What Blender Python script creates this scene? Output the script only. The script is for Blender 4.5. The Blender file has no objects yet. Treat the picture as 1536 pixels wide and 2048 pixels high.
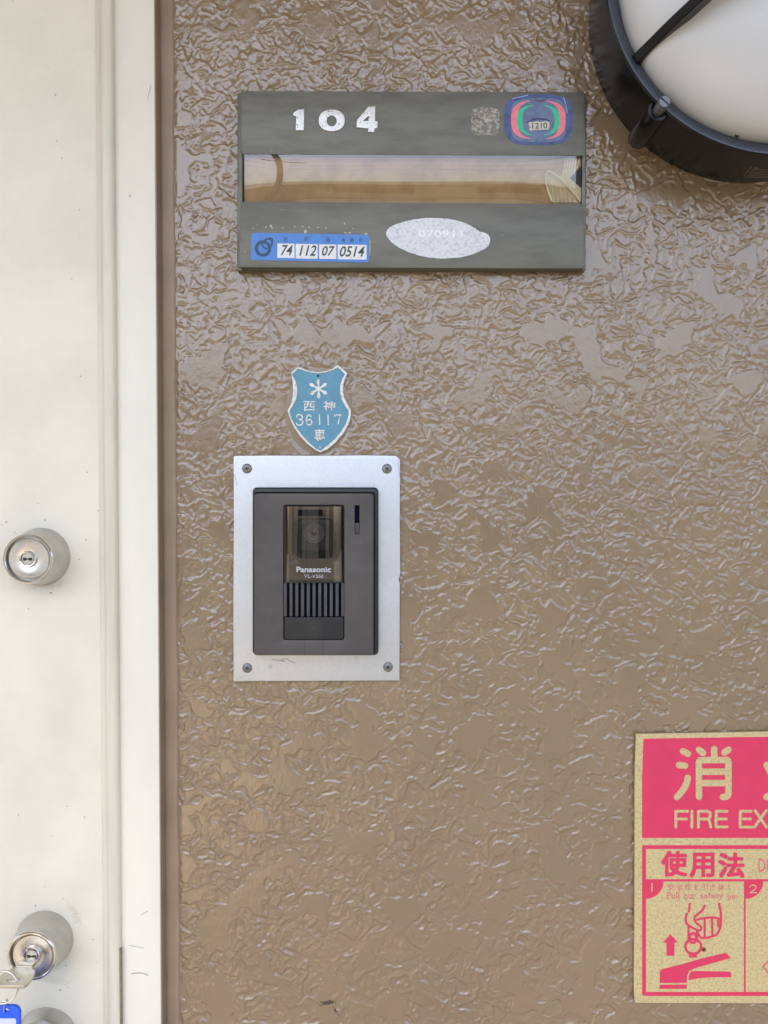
import bpy, bmesh, math, random
import numpy as np
from mathutils import Vector, Matrix
from mathutils.geometry import tessellate_polygon

random.seed(7)
S = bpy.context.scene
COL = S.collection
R = math.radians

# ------------------------------------------------------------------ camera
FPX, DIST, CAMZ, PITCH = 1550.0, 0.62, 1.40, R(1.35)
cam = bpy.data.cameras.new("camera")
cam.sensor_fit = 'HORIZONTAL'
cam.sensor_width = 36.0
cam.lens = 36.0 * FPX / 1536.0
cam.clip_start = 0.01
cam.clip_end = 500
camo = bpy.data.objects.new("camera", cam)
COL.objects.link(camo)
camo.location = (0, -DIST, CAMZ)
camo.rotation_euler = (R(90) - PITCH, 0, 0)
S.camera = camo

# ------------------------------------------------------------------ world, sun, exposure
SUN_EL, SUN_AZ = 62.0, 205.0         # high sun out in front; the balcony slab keeps the wall in shade
world = bpy.data.worlds.new("World")
S.world = world
world.use_nodes = True
wn = world.node_tree
bg = wn.nodes["Background"]
sky = wn.nodes.new("ShaderNodeTexSky")
sky.sky_type = 'NISHITA'
sky.sun_disc = False
sky.sun_elevation = R(SUN_EL)
sky.sun_rotation = R(SUN_AZ)
sky.air_density = 1.0
sky.dust_density = 4.0
sky.ozone_density = 1.0
wn.links.new(sky.outputs[0], bg.inputs[0])
bg.inputs[1].default_value = 0.15
sl = bpy.data.lights.new("sun", 'SUN')
sl.energy = 2.0
sl.angle = R(0.53)
sl.color = (1.0, 0.93, 0.82)
so = bpy.data.objects.new("sun", sl)
COL.objects.link(so)
dv = Vector((math.sin(R(SUN_AZ)) * math.cos(R(SUN_EL)), math.cos(R(SUN_AZ)) * math.cos(R(SUN_EL)), math.sin(R(SUN_EL))))
so.rotation_euler = dv.to_track_quat('Z', 'Y').to_euler()
so.location = (-3, -6, 9)
S.view_settings.view_transform = 'Standard'
S.view_settings.look = 'None'
S.view_settings.gamma = 1
S.view_settings.use_curve_mapping = False
S.view_settings.exposure = 1.80
S.render.engine = 'CYCLES'
S.cycles.use_denoising = True
S.cycles.max_bounces = 10
S.cycles.diffuse_bounces = 5
S.cycles.glossy_bounces = 5
S.cycles.transparent_max_bounces = 12
S.cycles.caustics_reflective = False

# ------------------------------------------------------------------ helpers: pixels to places
CT, ST = math.cos(PITCH), math.sin(PITCH)
def P(px, py, d=0.0):
    """pixel of the photograph -> (x, z) on the plane that stands d metres proud of the wall"""
    u = (px - 768.0) / FPX
    v = (1024.0 - py) / FPX
    t = (DIST - d) / (CT + v * ST)
    return t * u, CAMZ + t * (-ST + v * CT)
def P3(px, py, d=0.0):
    x, z = P(px, py, d)
    return Vector((x, -d, z))

def lin(r, g, b):
    f = lambda c: (c / 255 / 12.92) if c / 255 <= 0.04045 else ((c / 255 + 0.055) / 1.055) ** 2.4
    return (f(r), f(g), f(b))

# ------------------------------------------------------------------ helpers: materials
def nd(nt, t, **kw):
    n = nt.nodes.new(t)
    for k, v in kw.items():
        setattr(n, k, v)
    return n
def M(name, col, rough=0.5, metal=0.0, var=0.0, vscale=60.0, vcol=None, vlo=0.42, vhi=0.62, bump=0.0, bscale=400.0,
      coat=0.0, coat_rough=0.08, spec=0.5, stretch=None, aniso=0.0, fleck=None, fscale=900.0, flo=0.62, fhi=0.66, rvar=0.0):
    m = bpy.data.materials.new(name)
    m.use_nodes = True
    nt = m.node_tree
    b = nt.nodes["Principled BSDF"]
    b.inputs["Roughness"].default_value = rough
    b.inputs["Metallic"].default_value = metal
    b.inputs["Specular IOR Level"].default_value = spec
    b.inputs["Coat Weight"].default_value = coat
    b.inputs["Coat Roughness"].default_value = coat_rough
    geo = nd(nt, "ShaderNodeNewGeometry")
    mp = nd(nt, "ShaderNodeMapping")
    if stretch:
        mp.inputs["Scale"].default_value = stretch
    nt.links.new(geo.outputs["Position"], mp.inputs["Vector"])
    base = nd(nt, "ShaderNodeRGB")
    base.outputs[0].default_value = (*col, 1)
    out = base.outputs[0]
    if var > 0 or vcol:
        n = nd(nt, "ShaderNodeTexNoise")
        n.inputs["Scale"].default_value = vscale
        n.inputs["Detail"].default_value = 6
        n.inputs["Roughness"].default_value = 0.62
        nt.links.new(mp.outputs[0], n.inputs["Vector"])
        mr = nd(nt, "ShaderNodeMapRange")
        mr.inputs[1].default_value = vlo
        mr.inputs[2].default_value = vhi
        nt.links.new(n.outputs["Fac"], mr.inputs[0])
        mx = nd(nt, "ShaderNodeMix", data_type='RGBA')
        nt.links.new(mr.outputs[0], mx.inputs[0])
        nt.links.new(out, mx.inputs[6])
        c2 = vcol if vcol else tuple(max(0, c * (1 - var)) for c in col)
        mx.inputs[7].default_value = (*c2, 1)
        out = mx.outputs[2]
        if rvar:
            mr2 = nd(nt, "ShaderNodeMapRange")
            mr2.inputs[3].default_value = rough - rvar
            mr2.inputs[4].default_value = rough + rvar
            nt.links.new(n.outputs["Fac"], mr2.inputs[0])
            mr2.inputs[1].default_value = 0.3
            mr2.inputs[2].default_value = 0.7
            nt.links.new(mr2.outputs[0], b.inputs["Roughness"])
    if fleck:
        n = nd(nt, "ShaderNodeTexNoise")
        n.inputs["Scale"].default_value = fscale
        n.inputs["Detail"].default_value = 3
        nt.links.new(mp.outputs[0], n.inputs["Vector"])
        mr = nd(nt, "ShaderNodeMapRange")
        mr.inputs[1].default_value = flo
        mr.inputs[2].default_value = fhi
        nt.links.new(n.outputs["Fac"], mr.inputs[0])
        mx = nd(nt, "ShaderNodeMix", data_type='RGBA')
        nt.links.new(mr.outputs[0], mx.inputs[0])
        nt.links.new(out, mx.inputs[6])
        mx.inputs[7].default_value = (*fleck, 1)
        out = mx.outputs[2]
    nt.links.new(out, b.inputs["Base Color"])
    if bump > 0:
        n = nd(nt, "ShaderNodeTexNoise")
        n.inputs["Scale"].default_value = bscale
        n.inputs["Detail"].default_value = 3
        nt.links.new(mp.outputs[0], n.inputs["Vector"])
        bp = nd(nt, "ShaderNodeBump")
        bp.inputs["Strength"].default_value = bump
        bp.inputs["Distance"].default_value = 0.001
        nt.links.new(n.outputs["Fac"], bp.inputs["Height"])
        nt.links.new(bp.outputs[0], b.inputs["Normal"])
    if aniso:
        b.inputs["Anisotropic"].default_value = aniso
        tg = nd(nt, "ShaderNodeTangent", direction_type='RADIAL', axis='Y')
        nt.links.new(tg.outputs[0], b.inputs["Tangent"])
    return m
def clear_sheet(name, tint, r0=0.06, rough=0.02):
    """thin clear plastic: tinted see-through plus a surface reflection that grows at grazing angles"""
    m = bpy.data.materials.new(name)
    m.use_nodes = True
    nt = m.node_tree
    nt.nodes.clear()
    o = nd(nt, "ShaderNodeOutputMaterial")
    t = nd(nt, "ShaderNodeBsdfTransparent")
    t.inputs[0].default_value = (*tint, 1)
    g = nd(nt, "ShaderNodeBsdfGlossy")
    g.inputs["Roughness"].default_value = rough
    g.inputs["Color"].default_value = (1, 1, 1, 1)
    fr = nd(nt, "ShaderNodeFresnel")
    fr.inputs["IOR"].default_value = (1 + math.sqrt(r0)) / (1 - math.sqrt(r0))
    mx = nd(nt, "ShaderNodeMixShader")
    nt.links.new(fr.outputs[0], mx.inputs[0])
    nt.links.new(t.outputs[0], mx.inputs[1])
    nt.links.new(g.outputs[0], mx.inputs[2])
    nt.links.new(mx.outputs[0], o.inputs[0])
    return m
def patchy(name, col, scale=700, lo=0.45, hi=0.55, rough=0.6):
    """worn print or glue: solid only in noisy patches"""
    m = M(name, col, rough)
    nt = m.node_tree
    geo = nd(nt, "ShaderNodeNewGeometry")
    n = nd(nt, "ShaderNodeTexNoise")
    n.inputs["Scale"].default_value = scale
    n.inputs["Detail"].default_value = 4
    nt.links.new(geo.outputs["Position"], n.inputs["Vector"])
    mr = nd(nt, "ShaderNodeMapRange")
    mr.inputs[1].default_value = lo
    mr.inputs[2].default_value = hi
    nt.links.new(n.outputs["Fac"], mr.inputs[0])
    nt.links.new(mr.outputs[0], nt.nodes["Principled BSDF"].inputs["Alpha"])
    return m

# ------------------------------------------------------------------ helpers: objects
WLOC = {}
def empty(name, loc, label=None, cat=None, group=None):
    o = bpy.data.objects.new(name, None)
    o.empty_display_size = 0.02
    COL.objects.link(o)
    o.location = loc
    WLOC[o.name] = Vector(loc)
    if label:
        o["label"] = label
        o["category"] = cat
    if group:
        o["group"] = group
    return o
def put(name, me, mat, parent=None, smooth=False, keep_origin=False):
    """link a mesh (built in world places) as one object, its origin at its own middle"""
    me.name = name
    if mat is not None:
        me.materials.clear()
        me.materials.append(mat)
    n = len(me.vertices)
    co = np.empty(n * 3, np.float32)
    me.vertices.foreach_get("co", co)
    co = co.reshape(-1, 3)
    c = Vector(((co.min(0) + co.max(0)) / 2).tolist())
    if keep_origin:
        c = Vector((0, 0, 0))
    me.transform(Matrix.Translation(-c))
    if smooth:
        me.polygons.foreach_set("use_smooth", [True] * len(me.polygons))
    o = bpy.data.objects.new(name, me)
    COL.objects.link(o)
    if parent is not None:
        o.parent = parent
        o.location = c - WLOC[parent.name]
    else:
        o.location = c
    WLOC[o.name] = c
    return o
def tag(o, label, cat=None, group=None):
    o["label"] = label
    if cat:
        o["category"] = cat
    if group:
        o["group"] = group
    return o
def auto_smooth(o, ang=35):
    """smooth shading with hard edges kept sharp by angle"""
    me = o.data
    bm = bmesh.new()
    bm.from_mesh(me)
    for f in bm.faces:
        f.smooth = True
    for e in bm.edges:
        e.smooth = len(e.link_faces) == 2 and e.calc_face_angle(0) < R(ang)
    bm.to_mesh(me)
    bm.free()
    return o

def curve_mesh(loops_mm, extrude, bevel, res=2):
    cu = bpy.data.curves.new("c", 'CURVE')
    cu.dimensions = '2D'
    cu.fill_mode = 'BOTH'
    for lp in loops_mm:
        s = cu.splines.new('POLY')
        s.points.add(len(lp) - 1)
        for p, q in zip(s.points, lp):
            p.co = (q[0], q[1], 0, 1)
        s.use_cyclic_u = True
    cu.extrude = max(extrude - bevel, 0)
    cu.bevel_depth = bevel
    cu.bevel_resolution = res
    cu.offset = -bevel
    ob = bpy.data.objects.new("c", cu)
    me = bpy.data.meshes.new_from_object(ob)
    bpy.data.objects.remove(ob)
    bpy.data.curves.remove(cu)
    return me
def from_flat(me, d0, d1, warp=None):
    """mesh drawn in the XY plane in millimetres -> stood up on the wall between depths d0 and d1"""
    n = len(me.vertices)
    co = np.empty(n * 3, np.float64)
    me.vertices.foreach_get("co", co)
    co = co.reshape(-1, 3) / 1000.0
    out = np.stack([co[:, 0], -(co[:, 2] + (d0 + d1) / 2), co[:, 1]], 1)
    if warp is not None:
        out[:, 1] -= warp(out[:, 0], out[:, 2])
    me.vertices.foreach_set("co", out.ravel())
    me.update()
    return me
def mm(pts, d):
    return [(P(x, y, d)[0] * 1000, P(x, y, d)[1] * 1000) for x, y in pts]
def fill(name, loops, d0, d1, mat, parent, bevel=0.0, smooth=True, warp=None):
    """solid cut from an outline given in pixels (further loops are holes), front at d1, back at d0"""
    me = curve_mesh([mm(l, d1) for l in loops], (d1 - d0) / 2 * 1000, bevel * 1000)
    o = put(name, from_flat(me, d0, d1, warp), mat, parent)
    weld(o)
    if smooth:
        auto_smooth(o)
    return o
def weld(o):
    bm = bmesh.new()
    bm.from_mesh(o.data)
    bmesh.ops.remove_doubles(bm, verts=bm.verts, dist=2e-6)
    bmesh.ops.recalc_face_normals(bm, faces=bm.faces)
    bm.to_mesh(o.data)
    bm.free()
def rect(x0, y0, x1, y1):
    return [(x0, y0), (x1, y0), (x1, y1), (x0, y1)]
def rrect(x0, y0, x1, y1, r, n=6):
    pts = []
    for cx, cy, a0 in ((x1 - r, y0 + r, -90), (x1 - r, y1 - r, 0), (x0 + r, y1 - r, 90), (x0 + r, y0 + r, 180)):
        for k in range(n + 1):
            a = R(a0 + 90 * k / n)
            pts.append((cx + r * math.cos(a), cy + r * math.sin(a)))
    return pts
def ell(cx, cy, rx, ry=None, n=40, p=2.0):
    ry = rx if ry is None else ry
    out = []
    for k in range(n):
        a = 2 * math.pi * k / n
        c, s = math.cos(a), math.sin(a)
        out.append((cx + rx * math.copysign(abs(c) ** (2 / p), c), cy + ry * math.copysign(abs(s) ** (2 / p), s)))
    return out
def wobble(pts, amp, seed=1):
    r = random.Random(seed)
    return [(x + r.uniform(-amp, amp), y + r.uniform(-amp, amp)) for x, y in pts]
def catmull(pts, n=6, closed=False):
    out = []
    m = len(pts)
    for i in range(m if closed else m - 1):
        if closed:
            p0, p1, p2, p3 = (Vector(pts[(i + k) % m]) for k in (-1, 0, 1, 2))
        else:
            p0, p1, p2, p3 = Vector(pts[max(i - 1, 0)]), Vector(pts[i]), Vector(pts[i + 1]), Vector(pts[min(i + 2, m - 1)])
        for k in range(n):
            t = k / n
            out.append(tuple(0.5 * ((2 * p1) + (p2 - p0) * t + (2 * p0 - 5 * p1 + 4 * p2 - p3) * t * t + (3 * p1 - p0 - 3 * p2 + p3) * t ** 3)))
    if not closed:
        out.append(tuple(pts[-1]))
    return out
def stroke_outline(pl, w, cap=True):
    """outline of a pen stroke w wide along a polyline, with round ends"""
    pl = [Vector(p) for p in pl]
    h = w / 2
    L, Rr = [], []
    n = len(pl)
    for i in range(n):
        if i == 0:
            t = (pl[1] - pl[0]).normalized()
            nrm, sc = Vector((-t.y, t.x)), 1
        elif i == n - 1:
            t = (pl[-1] - pl[-2]).normalized()
            nrm, sc = Vector((-t.y, t.x)), 1
        else:
            t1, t2 = (pl[i] - pl[i - 1]).normalized(), (pl[i + 1] - pl[i]).normalized()
            t = (t1 + t2)
            t = t.normalized() if t.length > 1e-4 else t1
            nrm = Vector((-t.y, t.x))
            sc = min(1.5, 1 / max(0.3, nrm.dot(Vector((-t1.y, t1.x)))))
        L.append(pl[i] + nrm * h * sc)
        Rr.append(pl[i] - nrm * h * sc)
    out = [tuple(p) for p in L]
    if cap:
        t = (pl[-1] - pl[-2]).normalized()
        a0 = math.atan2(t.x, -t.y)
        for k in range(1, 6):
            a = a0 - math.pi * k / 6
            out.append((pl[-1].x + h * math.cos(a), pl[-1].y + h * math.sin(a)))
    out += [tuple(p) for p in reversed(Rr)]
    if cap:
        t = (pl[0] - pl[1]).normalized()
        a0 = math.atan2(t.x, -t.y)
        for k in range(1, 6):
            a = a0 - math.pi * k / 6
            out.append((pl[0].x + h * math.cos(a), pl[0].y + h * math.sin(a)))
    return out
def strokes(name, pls, w, d, mat, parent, cap=True, step=0.00001, thick=0.00012):
    """pen strokes as thin flat pieces, each a hair prouder than the one before so none share a plane"""
    bm = bmesh.new()
    parts = []
    for pl in pls:                       # break a line where it turns sharply; round ends close the corner
        cur = [pl[0]]
        for i in range(1, len(pl)):
            cur.append(pl[i])
            if i < len(pl) - 1:
                a, b = Vector(pl[i]) - Vector(pl[i - 1]), Vector(pl[i + 1]) - Vector(pl[i])
                if a.length > 1e-6 and b.length > 1e-6 and a.angle(b) > R(24):
                    parts.append(cur)
                    cur = [pl[i]]
        parts.append(cur)
    for i, pl in enumerate(parts):
        dd = d + i * step
        o = stroke_outline(pl, w, cap)
        add_prism(bm, [P3(x, y, dd) for x, y in o], thick)
    return finish(name, bm, mat, parent)
def add_prism(bm, pts, thick):
    """closed outline (world points, facing the viewer) given a thickness backwards"""
    f = [bm.verts.new(p) for p in pts]
    b = [bm.verts.new(p + Vector((0, thick, 0))) for p in pts]
    n = len(f)
    for tri in tessellate_polygon([[Vector((p.x, p.z, 0)) for p in pts]]):
        bm.faces.new([f[i] for i in tri])
        bm.faces.new([b[i] for i in reversed(tri)])
    for i in range(n):
        bm.faces.new((f[i], b[i], b[(i + 1) % n], f[(i + 1) % n]))
def finish(name, bm, mat, parent, smooth=False):
    bmesh.ops.recalc_face_normals(bm, faces=bm.faces)
    me = bpy.data.meshes.new(name)
    bm.to_mesh(me)
    bm.free()
    return put(name, me, mat, parent, smooth)
def box(name, lo, hi, mat, parent=None, bevel=0.0):
    bm = bmesh.new()
    bmesh.ops.create_cube(bm, size=1)
    for v in bm.verts:
        v.co = Vector([(lo[k] + hi[k]) / 2 + v.co[k] * (hi[k] - lo[k]) for k in range(3)])
    if bevel:
        bmesh.ops.bevel(bm, geom=list(bm.edges), offset=bevel, segments=2, affect='EDGES', profile=0.5)
    o = finish(name, bm, mat, parent)
    return auto_smooth(o, 50) if bevel else o
def lathe(name, cx, cz, prof, mat, parent, seg=72, sharp=32, sx=1.0, sz=1.0):
    """turned round an axis that stands out of the wall; prof = (radius, depth) pairs"""
    bm = bmesh.new()
    rings = []
    for r, d in prof:
        if r < 1e-7:
            rings.append([bm.verts.new((cx, -d, cz))])
        else:
            rings.append([bm.verts.new((cx + sx * r * math.cos(2 * math.pi * k / seg), -d, cz + sz * r * math.sin(2 * math.pi * k / seg))) for k in range(seg)])
    for a, b in zip(rings, rings[1:]):
        for k in range(seg):
            k2 = (k + 1) % seg
            if len(a) == 1 and len(b) == 1:
                continue
            if len(a) == 1:
                bm.faces.new((a[0], b[k], b[k2]))
            elif len(b) == 1:
                bm.faces.new((a[k], b[0], a[k2]))
            else:
                bm.faces.new((a[k], b[k], b[k2], a[k2]))
    o = finish(name, bm, mat, parent)
    return auto_smooth(o, sharp)
def tube(name, pts, r, mat, parent, seg=10, closed=False, flat=None):
    """round rod along 3D points"""
    bm = bmesh.new()
    pts = [Vector(p) for p in pts]
    n = len(pts)
    rings = []
    up = Vector((0.13, 0.2, 0.97)).normalized()
    for i in range(n):
        if closed:
            t = (pts[(i + 1) % n] - pts[i - 1]).normalized()
        else:
            t = (pts[min(i + 1, n - 1)] - pts[max(i - 1, 0)]).normalized()
        a = t.cross(up)
        if a.length < 1e-3:
            a = t.cross(Vector((1, 0, 0)))
        a.normalize()
        b = t.cross(a).normalized()
        rr = r[i] if isinstance(r, (list, tuple)) else r
        rings.append([bm.verts.new(pts[i] + (a * math.cos(2 * math.pi * k / seg) + b * math.sin(2 * math.pi * k / seg)) * rr) for k in range(seg)])
    for i in range(n if closed else n - 1):
        A, B = rings[i], rings[(i + 1) % n]
        for k in range(seg):
            bm.faces.new((A[k], A[(k + 1) % seg], B[(k + 1) % seg], B[k]))
    if not closed:
        bm.faces.new(rings[0])
        bm.faces.new(list(reversed(rings[-1])))
    return auto_smooth(finish(name, bm, mat, parent), 50)
def text(name, s, boxpx, d, mat, parent, bold=0.0, shear=0.0, thick=0.00008, skew=0.0, res=3, spacing=1.0, fat=0.0):
    """lettering fitted into a pixel box (x0, y0, x1, y1); skew lowers the right end by that many pixels"""
    cu = bpy.data.curves.new("t", 'FONT')
    cu.body = s
    cu.size = 100.0
    cu.offset = bold
    cu.resolution_u = res
    cu.shear = shear
    cu.space_character = spacing
    cu.extrude = 1.0
    ob = bpy.data.objects.new("t", cu)
    me = bpy.data.meshes.new_from_object(ob)
    bpy.data.objects.remove(ob)
    bpy.data.curves.remove(cu)
    n = len(me.vertices)
    co = np.empty(n * 3, np.float64)
    me.vertices.foreach_get("co", co)
    co = co.reshape(-1, 3)
    lo, hi = co.min(0), co.max(0)
    u = (co[:, 0] - lo[0]) / (hi[0] - lo[0])
    v = (co[:, 1] - lo[1]) / (hi[1] - lo[1])
    x0, y0, x1, y1 = boxpx
    px = x0 + u * (x1 - x0)
    py = y1 - v * (y1 - y0) + u * skew
    uu, vv = (px - 768) / FPX, (1024 - py) / FPX
    t = (DIST - d) / (CT + vv * ST)
    front = co[:, 2] > 0
    out = np.stack([t * uu, np.where(front, -d, -d + thick), CAMZ + t * (-ST + vv * CT)], 1)
    me.vertices.foreach_set("co", out.ravel())
    me.update()
    if fat > 0:                          # heavier type: the same outline laid down again a little to each side
        bm = bmesh.new()
        pxm = fat * (DIST - d) / FPX
        for i, (ax, az) in enumerate(((0, 0), (-1, -1), (1, -1), (-1, 1), (1, 1), (0, 1), (0, -1), (1, 0), (-1, 0))):
            k = len(bm.verts)
            bm.from_mesh(me)
            bm.verts.ensure_lookup_table()
            bmesh.ops.translate(bm, verts=bm.verts[k:], vec=(ax * pxm, -0.00001 * i, az * pxm))
        bm.to_mesh(me)
        bm.free()
    return put(name, me, mat, parent)

# ------------------------------------------------------------------ materials
WALL_MARKS = ((655, 2005, 0.0062, 0.0018, 0.1), (672, 2022, 0.0008, 0.0050, 0.55), (1148, 132, 0.0006, 0.0006, 0), (886, 915, 0.0008, 0.0008, 0), (1010, 800, 0.0007, 0.0007, 0))
def dark_marks(m, marks=WALL_MARKS, d=0.0, nscale=650, namp=3.4, lo=2.85, hi=2.45, col=(0.045, 0.03, 0.025), amount=1.0):
    """grimy marks, each with an outline of its own, in the paint: (pixel x, pixel y, half width, half height, turn)"""
    nt = m.node_tree
    b = nt.nodes["Principled BSDF"]
    src = b.inputs["Base Color"].links[0].from_socket
    geo = nd(nt, "ShaderNodeNewGeometry")
    nz = nd(nt, "ShaderNodeTexNoise")
    nz.inputs["Scale"].default_value = nscale
    nz.inputs["Detail"].default_value = 5
    nt.links.new(geo.outputs["Position"], nz.inputs["Vector"])
    for px, py, rx, rz, rot in marks:
        p = P3(px, py, d)
        mp = nd(nt, "ShaderNodeVectorMath", operation='SUBTRACT')
        nt.links.new(geo.outputs["Position"], mp.inputs[0])
        mp.inputs[1].default_value = p
        rt = nd(nt, "ShaderNodeVectorRotate", rotation_type='Y_AXIS')
        rt.inputs["Angle"].default_value = rot
        nt.links.new(mp.outputs[0], rt.inputs["Vector"])
        sc = nd(nt, "ShaderNodeVectorMath", operation='MULTIPLY')
        nt.links.new(rt.outputs[0], sc.inputs[0])
        sc.inputs[1].default_value = (1 / rx, 0, 1 / rz)
        ln = nd(nt, "ShaderNodeVectorMath", operation='LENGTH')
        nt.links.new(sc.outputs[0], ln.inputs[0])
        ad = nd(nt, "ShaderNodeMath", operation='MULTIPLY_ADD')
        nt.links.new(nz.outputs["Fac"], ad.inputs[0])
        ad.inputs[1].default_value = namp
        nt.links.new(ln.outputs["Value"], ad.inputs[2])
        mr = nd(nt, "ShaderNodeMapRange")
        mr.inputs[1].default_value = lo
        mr.inputs[2].default_value = hi
        mr.inputs[4].default_value = amount
        nt.links.new(ad.outputs[0], mr.inputs[0])
        mx = nd(nt, "ShaderNodeMix", data_type='RGBA')
        nt.links.new(mr.outputs[0], mx.inputs[0])
        nt.links.new(src, mx.inputs[6])
        mx.inputs[7].default_value = (*col, 1)
        src = mx.outputs[2]
    nt.links.new(src, b.inputs["Base Color"])
def stucco_material():
    m = M("brown_gloss_paint", (0.244, 0.172, 0.104), 0.14, var=0.10, vscale=9, bump=0.14, bscale=1000, spec=0.9, coat=0.4, coat_rough=0.10)
    dark_marks(m)
    return m
BROWN = stucco_material()
BROWN_SMOOTH = M("brown_paint_smooth", (0.325, 0.238, 0.168), 0.42, var=0.12, vscale=25, bump=0.05, bscale=500)
WHITE = M("door_cream_paint", (0.82, 0.785, 0.67), 0.40, var=0.09, vscale=9, fleck=(0.42, 0.40, 0.35), fscale=230, flo=0.735, fhi=0.76, bump=0.025, bscale=700)
dark_marks(WHITE, ((92, 1165, 0.020, 0.010, 0.0), (150, 1140, 0.012, 0.016, 0.3), (120, 1920, 0.030, 0.022, 0.4), (60, 1545, 0.040, 0.030, 0.2), (20, 1700, 0.022, 0.050, 0.0), (150, 1780, 0.020, 0.035, -0.4), (120, 1400, 0.020, 0.06, 0.1)), 0.012, 42, 2.2, 2.3, 0.9, (0.60, 0.56, 0.44), 0.18)
dark_marks(WHITE, ((92, 1170, 0.016, 0.0035, 0.1), (150, 1830, 0.004, 0.014, 0.5), (100, 1958, 0.018, 0.004, -0.2)), 0.012, 500, 3.0, 2.5, 1.9, (0.44, 0.39, 0.30), 0.3)
FRAMEW = M("frame_white_paint", (0.82, 0.795, 0.70), 0.38, var=0.07, vscale=11, fleck=(0.40, 0.36, 0.33), fscale=150, flo=0.75, fhi=0.77, stretch=(1, 1, 0.5), bump=0.02, bscale=500)
STRIP = M("trim_cream", (0.70, 0.66, 0.56), 0.38, var=0.10, vscale=30, stretch=(4, 1, 0.3))
STEEL = M("brushed_steel", (0.66, 0.64, 0.61), 0.26, metal=1.0, aniso=0.6, var=0.08, vscale=300, bump=0.02, bscale=1500)
STEEL_SIDE = M("satin_steel", (0.58, 0.575, 0.55), 0.36, metal=1.0, var=0.10, vscale=80, bump=0.03, bscale=1400)
STEEL_BRIGHT = M("polished_steel", (0.72, 0.70, 0.66), 0.16, metal=1.0)
DARK = M("dark_hole", (0.012, 0.012, 0.014), 0.6)
BLACK = M("black_plastic", (0.014, 0.013, 0.014), 0.40, var=0.3, vscale=60, bump=0.03, bscale=700)
LAMPBLACK = M("lamp_black_enamel", (0.003, 0.003, 0.0035), 0.26, spec=0.30)
DIFF = M("milky_diffuser", (0.60, 0.61, 0.625), 0.28, spec=0.5)
PLATE = M("olive_anodised_metal", (0.150, 0.147, 0.122), 0.42, metal=0.35, var=0.22, vscale=55, stretch=(0.45, 1, 1.8), fleck=(0.26, 0.24, 0.20), fscale=260, flo=0.70, fhi=0.80, bump=0.05, bscale=900)
PLATE_SIDE = M("olive_metal_side", (0.15, 0.145, 0.11), 0.40, metal=0.4, var=0.3, vscale=40)
ALU = M("mill_aluminium", (0.58, 0.61, 0.65), 0.42, metal=0.75, var=0.06, vscale=500, bump=0.12, bscale=1600, fleck=(0.5, 0.47, 0.42), fscale=120, flo=0.74, fhi=0.78)
SCREW = M("screw_grey", (0.24, 0.24, 0.24), 0.45, metal=0.6, var=0.3, vscale=600)
GREYP = M("warm_grey_plastic", (0.080, 0.073, 0.074), 0.44, var=0.22, vscale=28, bump=0.06, bscale=1500, rvar=0.08)
BLACKP = M("intercom_black_plastic", (0.012, 0.018, 0.021), 0.32)
SLATE = M("intercom_slate_plastic", (0.064, 0.062, 0.064), 0.45, var=0.3, vscale=70)
NAVY = M("gap_shade_navy", (0.0015, 0.006, 0.020), 0.7, spec=0.1)  # shade and blue reflection inside the slots, painted into the colour
CAMBODY = M("camera_grey", (0.055, 0.053, 0.055), 0.28)
BARREL = M("lens_barrel_grey", (0.26, 0.25, 0.25), 0.25)
TAN = M("camera_bezel_tan", (0.23, 0.17, 0.115), 0.35)
LENS = M("lens_glass", (0.004, 0.004, 0.005), 0.05, spec=0.8)
LENSRED = M("lens_red_glint", (0.25, 0.05, 0.04), 0.2)
PRINTW = M("print_pale_grey", (0.42, 0.44, 0.47), 0.5)
SHIELD_BLUE = M("shield_blue_enamel", lin(92, 150, 178), 0.42, var=0.10, vscale=90)
SILVER_WORN = M("worn_silver", (0.70, 0.70, 0.68), 0.45, metal=0.3, vcol=(0.36, 0.33, 0.28), var=0.3, vscale=330, vlo=0.52, vhi=0.66)
DIGIT = M("flaking_chrome", (0.72, 0.73, 0.73), 0.38, metal=0.35, fleck=(0.20, 0.18, 0.15), fscale=620, flo=0.60, fhi=0.66, bump=0.2, bscale=900)
DIGIT_EDGE = M("old_glue", (0.22, 0.17, 0.10), 0.7)
BLUE = M("sticker_blue", lin(72, 132, 212), 0.38, var=0.08, vscale=200)
CELL = M("sticker_white", (0.78, 0.80, 0.82), 0.45, var=0.08, vscale=300, fleck=(0.5, 0.5, 0.52), fscale=500, flo=0.7, fhi=0.76)
INK = M("slate_ink", lin(48, 70, 78), 0.5)
INKB = M("slate_blue_ink", lin(45, 78, 105), 0.5)
TVNAVY = M("emblem_navy", lin(58, 80, 140), 0.3, vcol=lin(28, 38, 72), vscale=180, vlo=0.45, vhi=0.7)
TVGREY = M("emblem_grey_blue", lin(98, 116, 150), 0.35, vcol=lin(72, 88, 130), vscale=150, vlo=0.45, vhi=0.7)
PINK = M("emblem_pink", lin(238, 125, 140), 0.4, var=0.12, vscale=300)
GREEN = M("emblem_green", lin(40, 196, 150), 0.4, var=0.15, vscale=300)
TVWHITE = M("emblem_number_paper", lin(205, 200, 185), 0.5, vcol=lin(150, 145, 130), vscale=400, vlo=0.5, vhi=0.65)
OVAL = M("oval_scraped_foil", (0.60, 0.61, 0.62), 0.42, metal=0.3, vcol=(0.38, 0.39, 0.40), vscale=420, vlo=0.48, vhi=0.72, bump=0.12, bscale=900)
OVALINK = M("oval_number_foil", (0.84, 0.88, 0.90), 0.4)
GLUE = patchy("scraped_glue", (0.46, 0.44, 0.39), 520, 0.34, 0.66)
CHIP = M("chipped_residue", (0.52, 0.46, 0.38), 0.7)
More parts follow.
